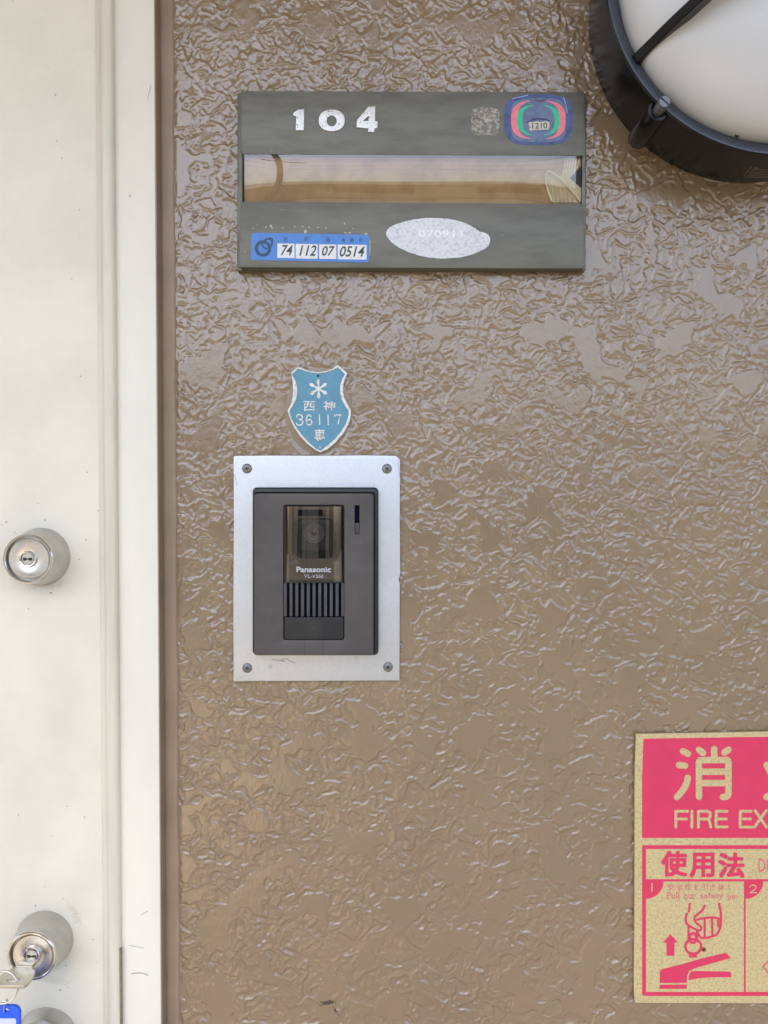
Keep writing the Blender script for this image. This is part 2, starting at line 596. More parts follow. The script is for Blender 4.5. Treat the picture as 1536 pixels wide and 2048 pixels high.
PAPER = M("aged_brown_card", (0.40, 0.27, 0.135), 0.6, vcol=(0.30, 0.185, 0.08), vscale=45, fleck=(0.42, 0.25, 0.09), fscale=300, flo=0.68, fhi=0.74)
RIBBED = M("yellowed_ribbed_plastic", (0.48, 0.40, 0.25), 0.4, var=0.2, vscale=150)
RIBEDGE = M("pale_plastic_edge", (0.62, 0.53, 0.34), 0.3)
ACRYL = clear_sheet("clear_acrylic", (0.93, 0.90, 0.82), 0.09, 0.012)
SMOKE = clear_sheet("smoked_acrylic", (0.78, 0.73, 0.66), 0.11, 0.02)
SIGN = M("luminous_yellow_sheet", lin(202, 186, 140), 0.42, vcol=lin(170, 152, 110), vscale=520, vlo=0.44, vhi=0.70, fleck=lin(140, 122, 88), fscale=1250, flo=0.62, fhi=0.76, spec=0.35)
SIGN_EDGE = M("luminous_yellow_border", lin(228, 214, 158), 0.48, var=0.08, vscale=120, fleck=lin(130, 112, 80), fscale=800, flo=0.70, fhi=0.76)
RED = M("sign_pink_red", lin(212, 54, 94), 0.42, var=0.06, vscale=60)
REDFINE = patchy("sign_pink_red_faded", lin(214, 104, 118), 900, 0.30, 0.42)
KEYM = M("nickel_key", (0.60, 0.57, 0.48), 0.30, metal=0.9, var=0.10, vscale=200, bump=0.03, bscale=1200)
TAGBLUE = M("tag_blue_plastic", lin(28, 92, 228), 0.28, spec=0.5)
TAGPAPER = M("tag_paper", lin(206, 212, 240), 0.35)
RUBBER = M("door_gap_rubber", (0.03, 0.026, 0.024), 0.7)
LATCH = M("bronze_latch_guard", (0.34, 0.26, 0.20), 0.40, metal=0.5, var=0.3, vscale=200)
THREAD = M("dry_fibre", (0.22, 0.18, 0.12), 0.8)
SCUFF = M("grey_scuff", (0.30, 0.28, 0.27), 0.8)
CONC = M("concrete", (0.16, 0.145, 0.120), 0.85, var=0.25, vscale=3, bump=0.3, bscale=60)
SOFFIT = M("soffit_cream_paint", (0.58, 0.50, 0.40), 0.6, var=0.1, vscale=5)
HOUSE = M("tan_house_siding", (0.70, 0.58, 0.40), 0.7, var=0.15, vscale=4)
ROOF = M("grey_brown_roof", (0.16, 0.13, 0.11), 0.7, var=0.3, vscale=8)
GLASSD = M("dark_window_glass", (0.03, 0.035, 0.04), 0.05)
POLE = M("pole_concrete", (0.30, 0.28, 0.26), 0.8)

# ------------------------------------------------------------------ stucco relief
def perlin(x, y, seed):
    xi, yi = np.floor(x).astype(np.int64), np.floor(y).astype(np.int64)
    xf, yf = x - xi, y - yi
    u, v = xf * xf * xf * (xf * (xf * 6 - 15) + 10), yf * yf * yf * (yf * (yf * 6 - 15) + 10)
    def g(ix, iy, fx, fy):
        h = (ix * 374761393 + iy * 668265263 + seed * 974634777) & 0xffffffff
        h = ((h ^ (h >> 13)) * 1274126177) & 0xffffffff
        a = ((h ^ (h >> 16)) & 0xffff) * (2 * math.pi / 65536.0)
        return np.cos(a) * fx + np.sin(a) * fy
    a = g(xi, yi, xf, yf)
    b = g(xi + 1, yi, xf - 1, yf)
    c = g(xi, yi + 1, xf, yf - 1)
    d = g(xi + 1, yi + 1, xf - 1, yf - 1)
    return (a + u * (b - a) + v * (c - a + u * (a - b - c + d))) * 1.5
def sstep(a, b, x):
    t = np.clip((x - a) / (b - a), 0, 1)
    return t * t * (3 - 2 * t)
def relief(X, Z):
    """height of the trowelled stucco in metres: winding ribs, crumbs and pressed-flat islands"""
    x, z = X * 1000.0, Z * 1000.0
    w1 = perlin(x / 17, z / 17, 1)
    w2 = perlin(x / 17, z / 17, 2)
    w3 = perlin(x / 6.5, z / 6.5, 3)
    w4 = perlin(x / 6.5, z / 6.5, 4)
    wx = x + 5.0 * w1 + 1.6 * w3
    wz = z + 5.0 * w2 + 1.6 * w4
    n1 = perlin(wx / 9.4, wz / 9.4, 11)
    rib1 = np.exp(-(n1 / 0.13) ** 2)
    n2 = perlin(wx / 5.7 + 40, wz / 5.7, 12)
    rib2 = np.exp(-(n2 / 0.17) ** 2)
    n3 = perlin(x / 2.9, z / 2.6, 13)
    big = perlin(x / 70, z / 70, 21)
    rough = 0.34 * sstep(-0.11, 0.11, n1 + 0.14) + 0.24 * sstep(-0.13, 0.13, n2 - 0.1) + 0.42 * rib1 + 0.24 * rib2 + 0.09 * n3 + 0.16 * sstep(-0.2, 0.2, perlin(wx / 3.6, wz / 3.3, 15)) * sstep(-0.25, 0.15, perlin(x / 26, z / 26, 16))
    n5 = perlin(wx / 17 + 7, wz / 17, 17) + 0.45 * perlin(wx / 8, wz / 7, 18)
    n6 = perlin(wx / 11 + 3, wz / 11, 19)
    coarse = 0.48 * sstep(-0.06, 0.06, n5) + 0.22 * np.exp(-(n6 / 0.09) ** 2) + 0.07 * n3 + 0.12 * perlin(wx / 9, wz / 9, 20)
    q = 0.80 * sstep(0.05, 0.36, perlin(x / 33, z / 30, 22) + 0.4 * perlin(x / 13, z / 13, 23) + 0.10 * sstep(1.35, 1.05, Z))
    rough = rough * (1 - q) + coarse * q
    rough = np.minimum(rough, 0.78 + 0.25 * (rough - 0.78))
    # pressed islands
    p = perlin(wx / 30, wz / 27, 31) + 0.35 * perlin(wx / 11, wz / 11, 32) + 0.25 * big
    low = sstep(1.22, 1.02, Z)
    thr = 0.31 - 0.03 * low * sstep(-0.10, 0.10, X)
    m = sstep(thr, thr + 0.05, p)
    lip = np.exp(-((p - thr - 0.005) / 0.035) ** 2)
    flat = 0.74 + 0.040 * perlin(x / 1.9, z / 4, 33) + 0.022 * perlin(x / 1.5, z / 1.5, 35) + 0.05 * perlin(x / 9, z / 9, 34)
    amp = 1.05 + 0.12 * low
    h = (1 - m) * rough * amp + m * flat * (0.55 + 0.45 * amp) + 0.10 * lip
    h = h * (0.92 + 0.25 * big)
    # quieter beside the door frame, where the brush cut in
    h = h * (0.15 + 0.85 * sstep(-0.1672, -0.1625, X + 0.0007 * w4)) + 0.05
    # a stroke of thick paint beside the intercom plate and round the little shield
    gx, gz = P(548, 893)
    h = h + 0.8 * np.exp(-((X - gx) / 0.0011) ** 2) * sstep(gz - 0.007, gz - 0.005, Z) * sstep(gz + 0.007, gz + 0.005, Z)
    sx, sz = P(636, 822)
    rr = np.sqrt(((X - sx) / 0.027) ** 2 + ((Z - sz) / 0.036) ** 2)
    k = sstep(1.05, 0.97, rr)
    h = h * (1 - k) + 0.35 * k
    return (h - 0.45) * 0.00145
def spaced(stops):
    out = []
    for a, b, s in stops:
        n = max(1, int(round((b - a) / s)))
        out += list(np.linspace(a, b, n, endpoint=False))
    out.append(stops[-1][1])
    return np.array(out)
def grid_mesh(name, xs, zs, fn):
    X, Z = np.meshgrid(xs, zs)
    H = fn(X, Z)
    nx, nz = len(xs), len(zs)
    co = np.stack([X, -H, Z], -1).astype(np.float32).reshape(-1, 3)
    i = np.arange((nz - 1) * (nx - 1))
    r, c = i // (nx - 1), i % (nx - 1)
    a = r * nx + c
    q = np.stack([a, a + 1, a + 1 + nx, a + nx], 1).astype(np.int32)
    me = bpy.data.meshes.new(name)
    me.vertices.add(len(co))
    me.vertices.foreach_set("co", co.ravel())
    me.loops.add(q.size)
    me.loops.foreach_set("vertex_index", q.ravel())
    me.polygons.add(len(q))
    me.polygons.foreach_set("loop_start", np.arange(0, q.size, 4, dtype=np.int32))
    me.polygons.foreach_set("use_smooth", np.ones(len(q), bool))
    me.update(calc_edges=True)
    return me

# ------------------------------------------------------------------ the building wall
bld = empty("apartment_wall", (0.4, 0, 0), "glossy brown stucco wall with winding trowelled ribs behind all the fittings", "wall")
XW = -0.1668
xs = spaced([(XW, 0.36, 0.0007), (0.36, 0.55, 0.002), (0.55, 2.6, 0.02)])
zs = spaced([(0.0, 0.80, 0.02), (0.80, 0.945, 0.002), (0.945, 1.835, 0.0007), (1.835, 2.0, 0.002), (2.0, 2.45, 0.02)])
put("stucco_coat", grid_mesh("stucco_coat", xs, zs, relief), BROWN, bld)
box("wall_core", (-0.1772, 0.003, 0), (2.6, 0.15, 2.45), BROWN_SMOOTH, bld)
box("wall_core", (-3.2, 0.0, 0), (-1.05, 0.15, 2.45), BROWN_SMOOTH, bld)
box("wall_core", (-1.05, 0.0, 2.06), (-0.1790, 0.15, 2.45), BROWN_SMOOTH, bld)
box("upper_storey", (-3.2, 0.0, 2.62), (2.6, 0.20, 5.6), BROWN_SMOOTH, bld)
box("balcony_slab", (-3.2, -1.30, 2.46), (2.6, 0.20, 2.61), SOFFIT, bld)
box("balcony_parapet", (-3.2, -1.30, 2.615), (2.6, -1.20, 3.6), SOFFIT, bld)
box("building_roof", (-3.4, -0.4, 5.605), (2.8, 6.0, 5.8), ROOF, bld)
# caulk bead between the frame and the stucco
bm = bmesh.new()
prof = [(-0.1773, 0.0006), (-0.1768, 0.0012), (-0.1755, 0.0016), (-0.1735, 0.0011), (-0.171, 0.0009), (-0.1685, 0.0011), (-0.1672, 0.0009), (-0.1662, 0.0004), (-0.1657, -0.0009)]
zz = np.linspace(0.0, 2.05, 420)
rows = []
for k, z in enumerate(zz):
    wv = 0.00025 * math.sin(z * 37) + 0.0002 * math.sin(z * 91 + 1)
    rows.append([bm.verts.new((x + (wv if j > 5 else 0), -d - 0.25 * wv, z)) for j, (x, d) in enumerate(prof)])
for a, b in zip(rows, rows[1:]):
    for j in range(len(prof) - 1):
        bm.faces.new((a[j], a[j + 1], b[j + 1], b[j]))
finish("caulk_bead", bm, BROWN_SMOOTH, bld, True)

# ------------------------------------------------------------------ ground, things across the street that light and mirror into the wall
g = box("ground", (-40, -45, -0.05), (40, 10, 0.0), CONC)
g["kind"] = "structure"
glint_strip = box("added_glint_strip", (-1.25, -9.0, 0.0005), (-0.55, -1.9, 0.012), M("pale_glint_strip", (0.62, 0.50, 0.31), 0.8, var=0.2, vscale=5))  # unseen pale strip, added so the lower stucco mirrors gold glints
glint_strip["kind"] = "structure"
hs = empty("neighbour_house", (0.5, -16.0, 0), "tan house across the way, mirrored in the nameplate window", "house")
box("wall", (-14.0, -21.0, 0.002), (4.2, -16.0, 2.7), HOUSE, hs)
bm = bmesh.new()
for y in (0,):
    A = [bm.verts.new(p) for p in ((-14.5, -15.5, 2.7), (4.7, -15.5, 2.7), (4.7, -21.5, 2.7), (-14.5, -21.5, 2.7), (-12.0, -18.5, 3.6), (2.5, -18.5, 3.6))]
    for f in ((0, 1, 5, 4), (1, 2, 5), (2, 3, 4, 5), (3, 0, 4), (3, 2, 1, 0)):
        bm.faces.new([A[i] for i in f])
finish("roof", bm, ROOF, hs)
for x in (-9.0, -5.2, -1.0, 1.8):
    w = box("window", (x, -15.99, 1.0), (x + 1.6, -15.95, 2.2), GLASSD, hs)
    box("frame", (x - 0.06, -15.985, 0.94), (x + 1.66, -15.96, 0.998), FRAMEW, w)
up = empty("utility_pole", (-2.15, -13.8, 0), "concrete utility pole mirrored at the left of the nameplate window", "pole")
tube("pole", [(-2.15, -13.8, 0.0), (-2.15, -13.8, 9.0)], [0.10, 0.07], POLE, up, 16)
box("crossarm", (-2.5, -13.86, 6.6), (-1.5, -13.71, 6.70), POLE, up)
for k, (xa, za, xb, zb) in enumerate(((-12, 7.6, 16, 7.0), (-12, 6.2, 16, 6.7), (-12, 5.9, 16, 5.3))):
    tube("wire", [(xa + (xb - xa) * t, -13.95 - 0.05 * k, za + (zb - za) * t - 1.2 * t * (1 - t)) for t in [i / 20 for i in range(21)]], 0.018, BLACK, up, 6)

# ------------------------------------------------------------------ door frame
FD = 0.014
fr = empty("door_frame", (-0.196, 0, 0), "narrow white door frame between the door and the brown wall", "door frame")
xl, xr = P(235, 1024, FD)[0] - 0.004, -0.1772
def vbox(name, x0, x1, d0, d1, z0, z1, mat, parent, bevel=0.0):
    return box(name, (x0, -d1, z0), (x1, -d0, z1), mat, parent, bevel)
vbox("jamb", xl, xr, -0.08, FD, 0.0, 2.05, FRAMEW, fr, 0.0006)
vbox("painted_edge", xr + 0.00005, xr + 0.0007, -0.002, FD - 0.0009, 0.0, 2.05, BROWN_SMOOTH, fr)
vbox("jamb", -1.045, -1.015, -0.08, FD, 0.0, 2.05, FRAMEW, fr, 0.0006)
vbox("head", -1.013, xl - 0.0005, -0.08, FD, 2.012, 2.05, FRAMEW, fr, 0.0006)
zt = P(240, 1888, 0.016)[1]
xg0, xg1 = P(236.5, 1960, 0.018)[0], P(241.5, 1960, 0.018)[0]
bm = bmesh.new()
add_prism(bm, [Vector(p) for p in ((xg0, -0.0180, 0.80), (xg1, -0.0180, 0.80), (xg1, -0.0180, zt - 0.003), (xg0, -0.0180, zt))], 0.006)
finish("latch_guard", bm, LATCH, fr)
for pts in ([(263, 1948), (272, 1946), (284, 1946), (293, 1949), (296, 1951)], ):
    strokes("scuff", [pts], 1.6, FD + 0.0002, SCUFF, fr)
strokes("scuff", [[(282, 1830), (289, 1826), (296, 1822)]], 1.0, FD + 0.0002, SCUFF, fr)
strokes("scuff", [[(258, 1891), (270, 1893), (287, 1896)]], 0.8, FD + 0.0002, SCUFF, fr)
strokes("scuff", [[(295, 200), (298, 185), (302, 170)]], 0.8, FD + 0.0002, SCUFF, fr)

# ------------------------------------------------------------------ door
DD = 0.012
door = empty("door", (-0.6, 0, 0), "cream white steel door with round steel locks at the left edge of the picture", "door")
xs_r = P(232.5, 1024, 0.019)[0]
xs_l = P(207, 1024, 0.019)[0]
xs_s = P(198, 1024, 0.0145)[0]
vbox("leaf", -1.012, xs_s, -0.028, DD, 0.008, 2.01, WHITE, door, 0.0004)
vbox("edge_step", xs_s + 0.0001, xs_l - 0.0003, -0.028, 0.0148, 0.008, 2.01, STRIP, door, 0.0008)
# rounded edge moulding
bm = bmesh.new()
w = xs_r - xs_l
prof = [(0, 0.010), (0, 0.0165), (0.04, 0.0178), (0.13, 0.0186), (0.3, 0.0190), (0.55, 0.0191), (0.78, 0.0188), (0.9, 0.0182), (0.97, 0.0172), (1, 0.0155), (1, 0.002)]
lo_ = [bm.verts.new((xs_l + a * w, -d, 0.008)) for a, d in prof]
hi_ = [bm.verts.new((xs_l + a * w, -d, 2.01)) for a, d in prof]
for j in range(len(prof) - 1):
    bm.faces.new((lo_[j], lo_[j + 1], hi_[j + 1], hi_[j]))
bm.faces.new(hi_)
bm.faces.new(list(reversed(lo_)))
auto_smooth(finish("edge_moulding", bm, STRIP, door), 40)
vbox("gasket", xs_r - 0.001, xl + 0.0035, -0.02, 0.004, 0.008, 2.01, RUBBER, door)

def lock(cx_px, cy_px, label, rot):
    cx, cz = P(cx_px, cy_px, DD)
    D0 = DD + 0.0002
    body = lathe("lock_cylinder", cx, cz, [(0.0226, DD - 0.004), (0.0226, D0 + 0.0008), (0.0222, D0 + 0.0016), (0.0190, D0 + 0.0212), (0.0187, D0 + 0.0226), (0.0180, D0 + 0.0232),
                                          (0.0172, D0 + 0.0230), (0.0167, D0 + 0.0222), (0.0166, D0 + 0.0190), (0.0, D0 + 0.0185)], STEEL_SIDE, door)
    body["label"] = label
    lathe("rim", cx, cz, [(0.0188, D0 + 0.0222), (0.0188, D0 + 0.0233), (0.0183, D0 + 0.0239), (0.0174, D0 + 0.0239), (0.0169, D0 + 0.0234), (0.0168, D0 + 0.0225)], STEEL_BRIGHT, body)
    lathe("face", cx, cz, [(0.0155, D0 + 0.0188), (0.0155, D0 + 0.0212), (0.0149, D0 + 0.0220), (0.0066, D0 + 0.0223), (0.0064, D0 + 0.0222)], STEEL, body)
    lathe("collar", cx, cz, [(0.0064, D0 + 0.0215), (0.0063, D0 + 0.0234), (0.0058, D0 + 0.0240), (0.0052, D0 + 0.0238), (0.0050, D0 + 0.0222), (0.0, D0 + 0.0222)], STEEL_BRIGHT, body, 48)
    lathe("plug", cx, cz, [(0.0046, D0 + 0.0221), (0.0045, D0 + 0.0234), (0.0043, D0 + 0.0236), (0.0, D0 + 0.0236)], STEEL_SIDE, body, 40)
    # keyway: a waisted dark slot
    bm = bmesh.new()
    sl_ = [(-0.0036, -0.0012), (-0.0014, -0.0013), (-0.0004, -0.0004), (0.0004, -0.0005), (0.0014, -0.0013), (0.0036, -0.0012), (0.0036, 0.0009), (0.0016, 0.0011), (0.0, 0.0003), (-0.0016, 0.0011), (-0.0036, 0.0009)]
    c, s = math.cos(R(rot)), math.sin(R(rot))
    add_prism(bm, [Vector((cx + x * c - z * s, -(D0 + 0.02368), cz + x * s + z * c)) for x, z in sl_], 0.0004)
    finish("keyway", bm, DARK, body)
    return cx, cz, D0
c1 = lock(83, 1113, "upper steel lock without a key", 0)
c2 = lock(90, 1877, "lower steel lock with the key in it", 0)
# round knob whose top shows at the bottom edge
kx, kz = P(94, 2075, DD)
kb = lathe("door_knob", kx, kz, [(0.0246, DD - 0.003), (0.0246, DD + 0.0010), (0.0240, DD + 0.0022), (0.0222, DD + 0.0085), (0.0214, DD + 0.0100), (0.0205, DD + 0.0102),
                                (0.0200, DD + 0.0092), (0.0110, DD + 0.0080), (0.0100, DD + 0.016), (0.0105, DD + 0.026), (0.0180, DD + 0.034), (0.0245, DD + 0.041),
                                (0.0258, DD + 0.048), (0.0240, DD + 0.055), (0.0180, DD + 0.0590), (0.0, DD + 0.0600)], STEEL_SIDE, door)
# dirt specks round the locks
rng = random.Random(5)
for cxp, cyp in ((83, 1113), (90, 1877)):
    for k in range(9):
        a, rr = rng.uniform(0, 6.28), rng.uniform(66, 110)
        x, y = cxp + rr * math.cos(a), cyp + rr * math.sin(a)
        if x < 5 or x > 190:
            continue
        r_ = rng.uniform(0.7, 1.7)
        fill("paint_fleck", [wobble(ell(x, y, r_ * rng.uniform(0.8, 1.8), r_, 8), 0.4, k)], DD, DD + 0.0002, SCUFF, door, smooth=False)

# ------------------------------------------------------------------ key, ring and tag
lx, lz, ld = c2
kd = ld + 0.0240
key = empty("key", (lx, -kd, lz), "flat nickel key standing in the lower lock", "key")
bm = bmesh.new()
# the key lies flat (level) and points at the viewer: outline in (across, out of the lock)
ol = [(-0.0038, 0.0), (0.0038, 0.0), (0.0042, 0.006)] + [(0.0042 + 0.0078 * (1 - math.cos(R(a))), 0.006 + 0.013 * math.sin(R(a))) for a in (20, 40, 60, 80)] + [
      (0.0122, 0.024), (0.0124, 0.032), (0.0118, 0.0352), (0.0105, 0.0366), (-0.0105, 0.0366), (-0.0118, 0.0352), (-0.0124, 0.032), (-0.0122, 0.024)] + [
      (-0.0042 - 0.0078 * (1 - math.cos(R(a))), 0.006 + 0.013 * math.sin(R(a))) for a in (80, 60, 40, 20)] + [(-0.0042, 0.006)]
hole = [(0.0052 * math.cos(2 * math.pi * k / 24), 0.0300 + 0.0026 * math.sin(2 * math.pi * k / 24)) for k in range(24)]
me = curve_mesh([[(a * 1000, b * 1000) for a, b in ol], [(a * 1000, b * 1000) for a, b in hole]], 1.15, 0.35)
n = len(me.vertices)
co = np.empty(n * 3)
me.vertices.foreach_get("co", co)
co = co.reshape(-1, 3) / 1000
me.vertices.foreach_set("co", np.stack([lx + co[:, 0], -kd + 0.002 - co[:, 1], lz - 0.0012 + co[:, 2]], 1).ravel())
bow = put("bow", me, KEYM, key)
weld(bow)
auto_smooth(bow)
box("blade", (lx - 0.0034, -kd + 0.0014, lz - 0.0022), (lx + 0.0034, -kd + 0.012, lz - 0.0002), KEYM, key)
box("shoulder", (lx - 0.0062, -kd - 0.0125, lz - 0.0028), (lx + 0.0062, -kd - 0.0040, lz + 0.0004), KEYM, key, 0.0004)
hy = kd - 0.002 + 0.0300            # depth of the hole in the bow
rcx, rcz = P(7, 1974, hy)
rR = 0.0107
ring = empty("key_ring", (rcx, -hy, rcz - rR), "thin steel split ring hanging from the key", "key ring")
pts = []
for k in range(84):
    a = 2 * math.pi * 2 * k / 84
    pts.append((rcx + rR * math.cos(a), -hy - 0.0010 + 0.0016 * k / 84 + 0.0022 * math.sin(a), rcz + rR * math.sin(a)))
tube("coil", pts, 0.00062, STEEL_BRIGHT, ring, 8)
tx, tz = P(11, 2012, hy)
tg = empty("key_tag", (tx, -hy, tz - 0.05), "bright blue plastic key tag with a pale paper label", "key tag")
lp = [(tx + 0.0008 * math.sin(a), -hy - 0.0024 * math.cos(a), tz + 0.0002 + 0.0048 * math.sin(a)) for a in [2 * math.pi * k / 28 for k in range(28)]]
tube("link_ring", lp, 0.00045, STEEL_BRIGHT, tg, 8, closed=True)
fill("tag_body", [rrect(-19, 2012, 40, 2160, 15), ell(12, 2021, 4.2, 4.2, 20)], hy - 0.0014, hy + 0.0014, TAGBLUE, tg, 0.0005)
fill("paper_label", [rrect(-12, 2037, 32, 2150, 4)], hy + 0.0012, hy + 0.0016, TAGPAPER, tg)

# ------------------------------------------------------------------ nameplate
npl = empty("nameplate", (P(825, 540)[0], 0, P(825, 540)[1]), "wide olive grey metal nameplate with the room number 104", "nameplate")
fill("backing_box", [[(475, 189), (1173, 187), (1171, 541), (474, 541)]], -0.001, 0.0055, PLATE_SIDE, npl, 0.0004)
fill("side_rail", [[(477, 186), (485.5, 186), (484, 541), (475, 541)]], 0.0056, 0.0104, PLATE_SIDE, npl, 0.0004)
fill("side_rail", [[(1165, 186), (1172, 186), (1170.5, 541), (1164, 541)]], 0.0056, 0.0104, PLATE_SIDE, npl, 0.0004)
fill("upper_cover", [[(482, 182), (1168.5, 184), (1166.5, 311), (483, 308)]], 0.0057, 0.0122, PLATE, npl, 0.0003)
fill("lower_cover", [[(482.5, 403.5), (1166.5, 408), (1168.5, 537), (478, 534.5)]], 0.0057, 0.0122, PLATE, npl, 0.0003)
fill("name_card", [[(489, 300), (1164, 300), (1164, 412), (489, 412)]], 0.0056, 0.0066, PAPER, npl)
# clear window, bowed a little towards the viewer
def bow_sheet(name, x0, y0, x1, y1, d, bulge, mat, parent, sag=0.0, tilt=0.0, nx=60, ny=16):
    bm = bmesh.new()
    vs = []
    for j in range(ny + 1):
        row = []
        for i in range(nx + 1):
            u, v = i / nx, j / ny
            dd = d + tilt * (1 - v) + bulge * (1 - (2 * v - 1) ** 2) * (0.55 + 0.45 * (1 - (2 * u - 1) ** 4)) + sag * math.sin(u * 9.0) * math.sin(math.pi * v)
            x, z = P(x0 + u * (x1 - x0), y0 + v * (y1 - y0), d)
            row.append(bm.verts.new((x, -dd, z)))
        vs.append(row)
    for j in range(ny):
        for i in range(nx):
            bm.faces.new((vs[j][i], vs[j][i + 1], vs[j + 1][i + 1], vs[j + 1][i]))
    for f in bm.faces:
        if f.normal.y > 0:
            f.normal_flip()
    me = bpy.data.meshes.new(name)
    bm.to_mesh(me)
    bm.free()
    return put(name, me, mat, parent, True)
bow_sheet("window_sheet", 490, 305, 1150, 407, 0.0074, 0.0016, ACRYL, npl, 0.00010, 0.0042)
# broken ribbed end of the window
fill("ribbed_end", [[(1122, 352), (1136, 312), (1163, 312), (1160, 325), (1147, 350), (1163, 364), (1163, 405), (1098, 405), (1090, 368), (1094, 346)]], 0.0068, 0.0072, RIBBED, npl)
fill("end_gap", [[(1140, 356), (1163, 331), (1163, 376)]], 0.00735, 0.0076, DARK, npl)
for k in range(6):
    x = 1129 + k * 5.6
    strokes("rib", [[(x + 2, 312), (x - 3, 350 - k * 2.2)]], 1.3, 0.0079, RIBEDGE, npl)
for k in range(6):
    x = 1106 + k * 8.5
    strokes("rib", [[(x - 3, 362 + k * 5.5), (x + 1, 404)]], 1.3, 0.0079, RIBEDGE, npl)
cp = [(1160, 402), (1150, 388), (1138, 374), (1124, 360), (1108, 347), (1096, 342), (1091, 350), (1092, 366), (1097, 384), (1104, 403)]
tube("curled_edge", [P3(x, y, 0.0086 + 0.0012 * math.sin(math.pi * i / 9)) for i, (x, y) in enumerate(cp)], 0.0007, RIBEDGE, npl, 8)
# room number
z1 = lambda pts: [(440 + x / 4.042, 160 + y / 4.042) for x, y in pts]
PT = 0.0122
one = z1([(590, 268), (628, 240), (680, 236), (678, 405), (612, 406), (617, 292), (593, 284)])
zero = [z1(ell(903, 326, 105, 87, 44, 2.25)), z1(ell(903, 330, 40, 44, 30))]
four = [z1([(1200, 215), (1256, 213), (1253, 331), (1275, 335), (1272, 388), (1249, 391), (1246, 421), (1197, 418), (1197, 391), (1104, 382), (1107, 325)]), z1([(1202, 288), (1153, 331), (1202, 331)])]
for loops in ([one], zero, four):
    dg = fill("digit", loops, PT, PT + 0.0009, DIGIT, npl, 0.00012)
    fill("glue_edge", [wobble([((x - (sum(p[0] for p in loops[0]) / len(loops[0]))) * 1.05 + sum(p[0] for p in loops[0]) / len(loops[0]) + 0.8, (y - sum(p[1] for p in loops[0]) / len(loops[0])) * 1.05 + sum(p[1] for p in loops[0]) / len(loops[0]) + 0.8) for x, y in loops[0]], 0.4, 3)] + [l for l in loops[1:]], PT - 0.0001, PT + 0.00008, DIGIT_EDGE, dg, smooth=False)
# scraped patch of old glue
o = fill("glue_residue", [wobble(ell(971, 243, 29, 28, 60, 4), 2.2, 9)], PT - 0.0001, PT + 0.00012, GLUE, npl, smooth=False)
o["label"] = "scraped pale glue patch beside the round emblem"
# television emblem sticker
z8 = lambda pts: [(980 + x / 7.68, 170 + y / 7.68) for x, y in pts]
em = fill("emblem_sticker", [wobble(z8(ell(742, 532, 527, 388, 80, 3.3)), 0.45, 2)], PT, PT + 0.00025, TVNAVY, npl, smooth=False)
em["label"] = "blue emblem sticker with pink and green arcs reading 1210"
fill("inner_field", [wobble(z8(ell(745, 540, 425, 335, 60, 4.2)), 0.35, 4)], PT + 0.0002, PT + 0.00033, TVGREY, em, smooth=False)
def crescent(cx, cy, ro, so_, ri, si, side, p=2.7, gap=0.02):
    pts = []
    A = np.linspace(-90 + 12, 90 - 12, 26)
    for a in A:
        c, s = math.cos(R(a)), math.sin(R(a))
        pts.append((cx + side * ro * abs(c) ** (2 / p), cy + so_ * math.copysign(abs(s) ** (2 / p), s)))
    for a in A[::-1]:
        c, s = math.cos(R(a)), math.sin(R(a))
        pts.append((cx + side * ri * abs(c) ** (2 / p), cy + si * math.copysign(abs(s) ** (2 / p), s)))
    return z8(pts)
for sd in (-1, 1):
    fill("pink_arc", [crescent(742, 535, 418, 298, 318, 290, sd, 2.9)], PT + 0.0003, PT + 0.00040, PINK, em, smooth=False)
    fill("green_arc", [crescent(742, 540, 330, 235, 245, 226, sd, 2.7)], PT + 0.0003, PT + 0.00041, GREEN, em, smooth=False)
nb = fill("number_box", [z8([(592, 560), (660, 572), (720, 556), (780, 570), (850, 556), (915, 562), (910, 680), (612, 700)])], PT + 0.0003, PT + 0.00042, TVWHITE, em, smooth=False)
text("number", "1210", (980 + 650 / 7.68, 170 + 582 / 7.68, 980 + 878 / 7.68, 170 + 672 / 7.68), PT + 0.0005, INK, nb, bold=1.0, skew=-1)
strokes("dark_crease", [z8([(575, 575), (640, 535), (740, 518), (860, 525), (920, 560)])], 2.4, PT + 0.0005, M("crease_navy", lin(40, 48, 84), 0.5), em)
strokes("worn_edge", [z8([(700, 230), (745, 248), (800, 245), (845, 225)])], 3.2, PT + 0.00045, M("crease_brown", lin(92, 72, 84), 0.6), em)
for pl in ([(340, 210), (480, 180), (580, 155)], [(1130, 190), (1165, 300), (1190, 420)]):
    strokes("torn_highlight", [z8(pl)], 1.6, PT + 0.0004, M("torn_pale_blue", lin(150, 168, 214), 0.4), em)
# oval sticker
z2 = lambda pts: [(800 + x / 3.84, 160 + y / 3.84) for x, y in pts]
ov = [(-104, 1160), (-60, 1120), (10, 1095), (130, 1067), (270, 1060), (400, 1070), (500, 1100), (545, 1120), (590, 1150), (620, 1166), (660, 1175), (688, 1205), (690, 1250), (660, 1290), (590, 1325), (480, 1358), (360, 1370), (220, 1362), (90, 1330), (0, 1290), (-70, 1240), (-103, 1195)]
osx = fill("oval_sticker", [wobble(catmull(z2(ov), 4, True), 0.5, 6)], PT, PT + 0.0003, OVAL, npl, smooth=False)
osx["label"] = "scratched silver oval sticker with a faint number"
for pl in ([(-60, 1130), (-20, 1150), (10, 1140)], [(560, 1180), (590, 1230), (570, 1260)], [(180, 1190), (150, 1240), (180, 1262)], [(380, 1100), (400, 1135), (395, 1160)], [(600, 1290), (620, 1312)], [(480, 1180), (470, 1225)], [(80, 1300), (120, 1290)]):
    strokes("crease", [z2(pl)], 0.7, PT + 0.00035, SCUFF, osx)
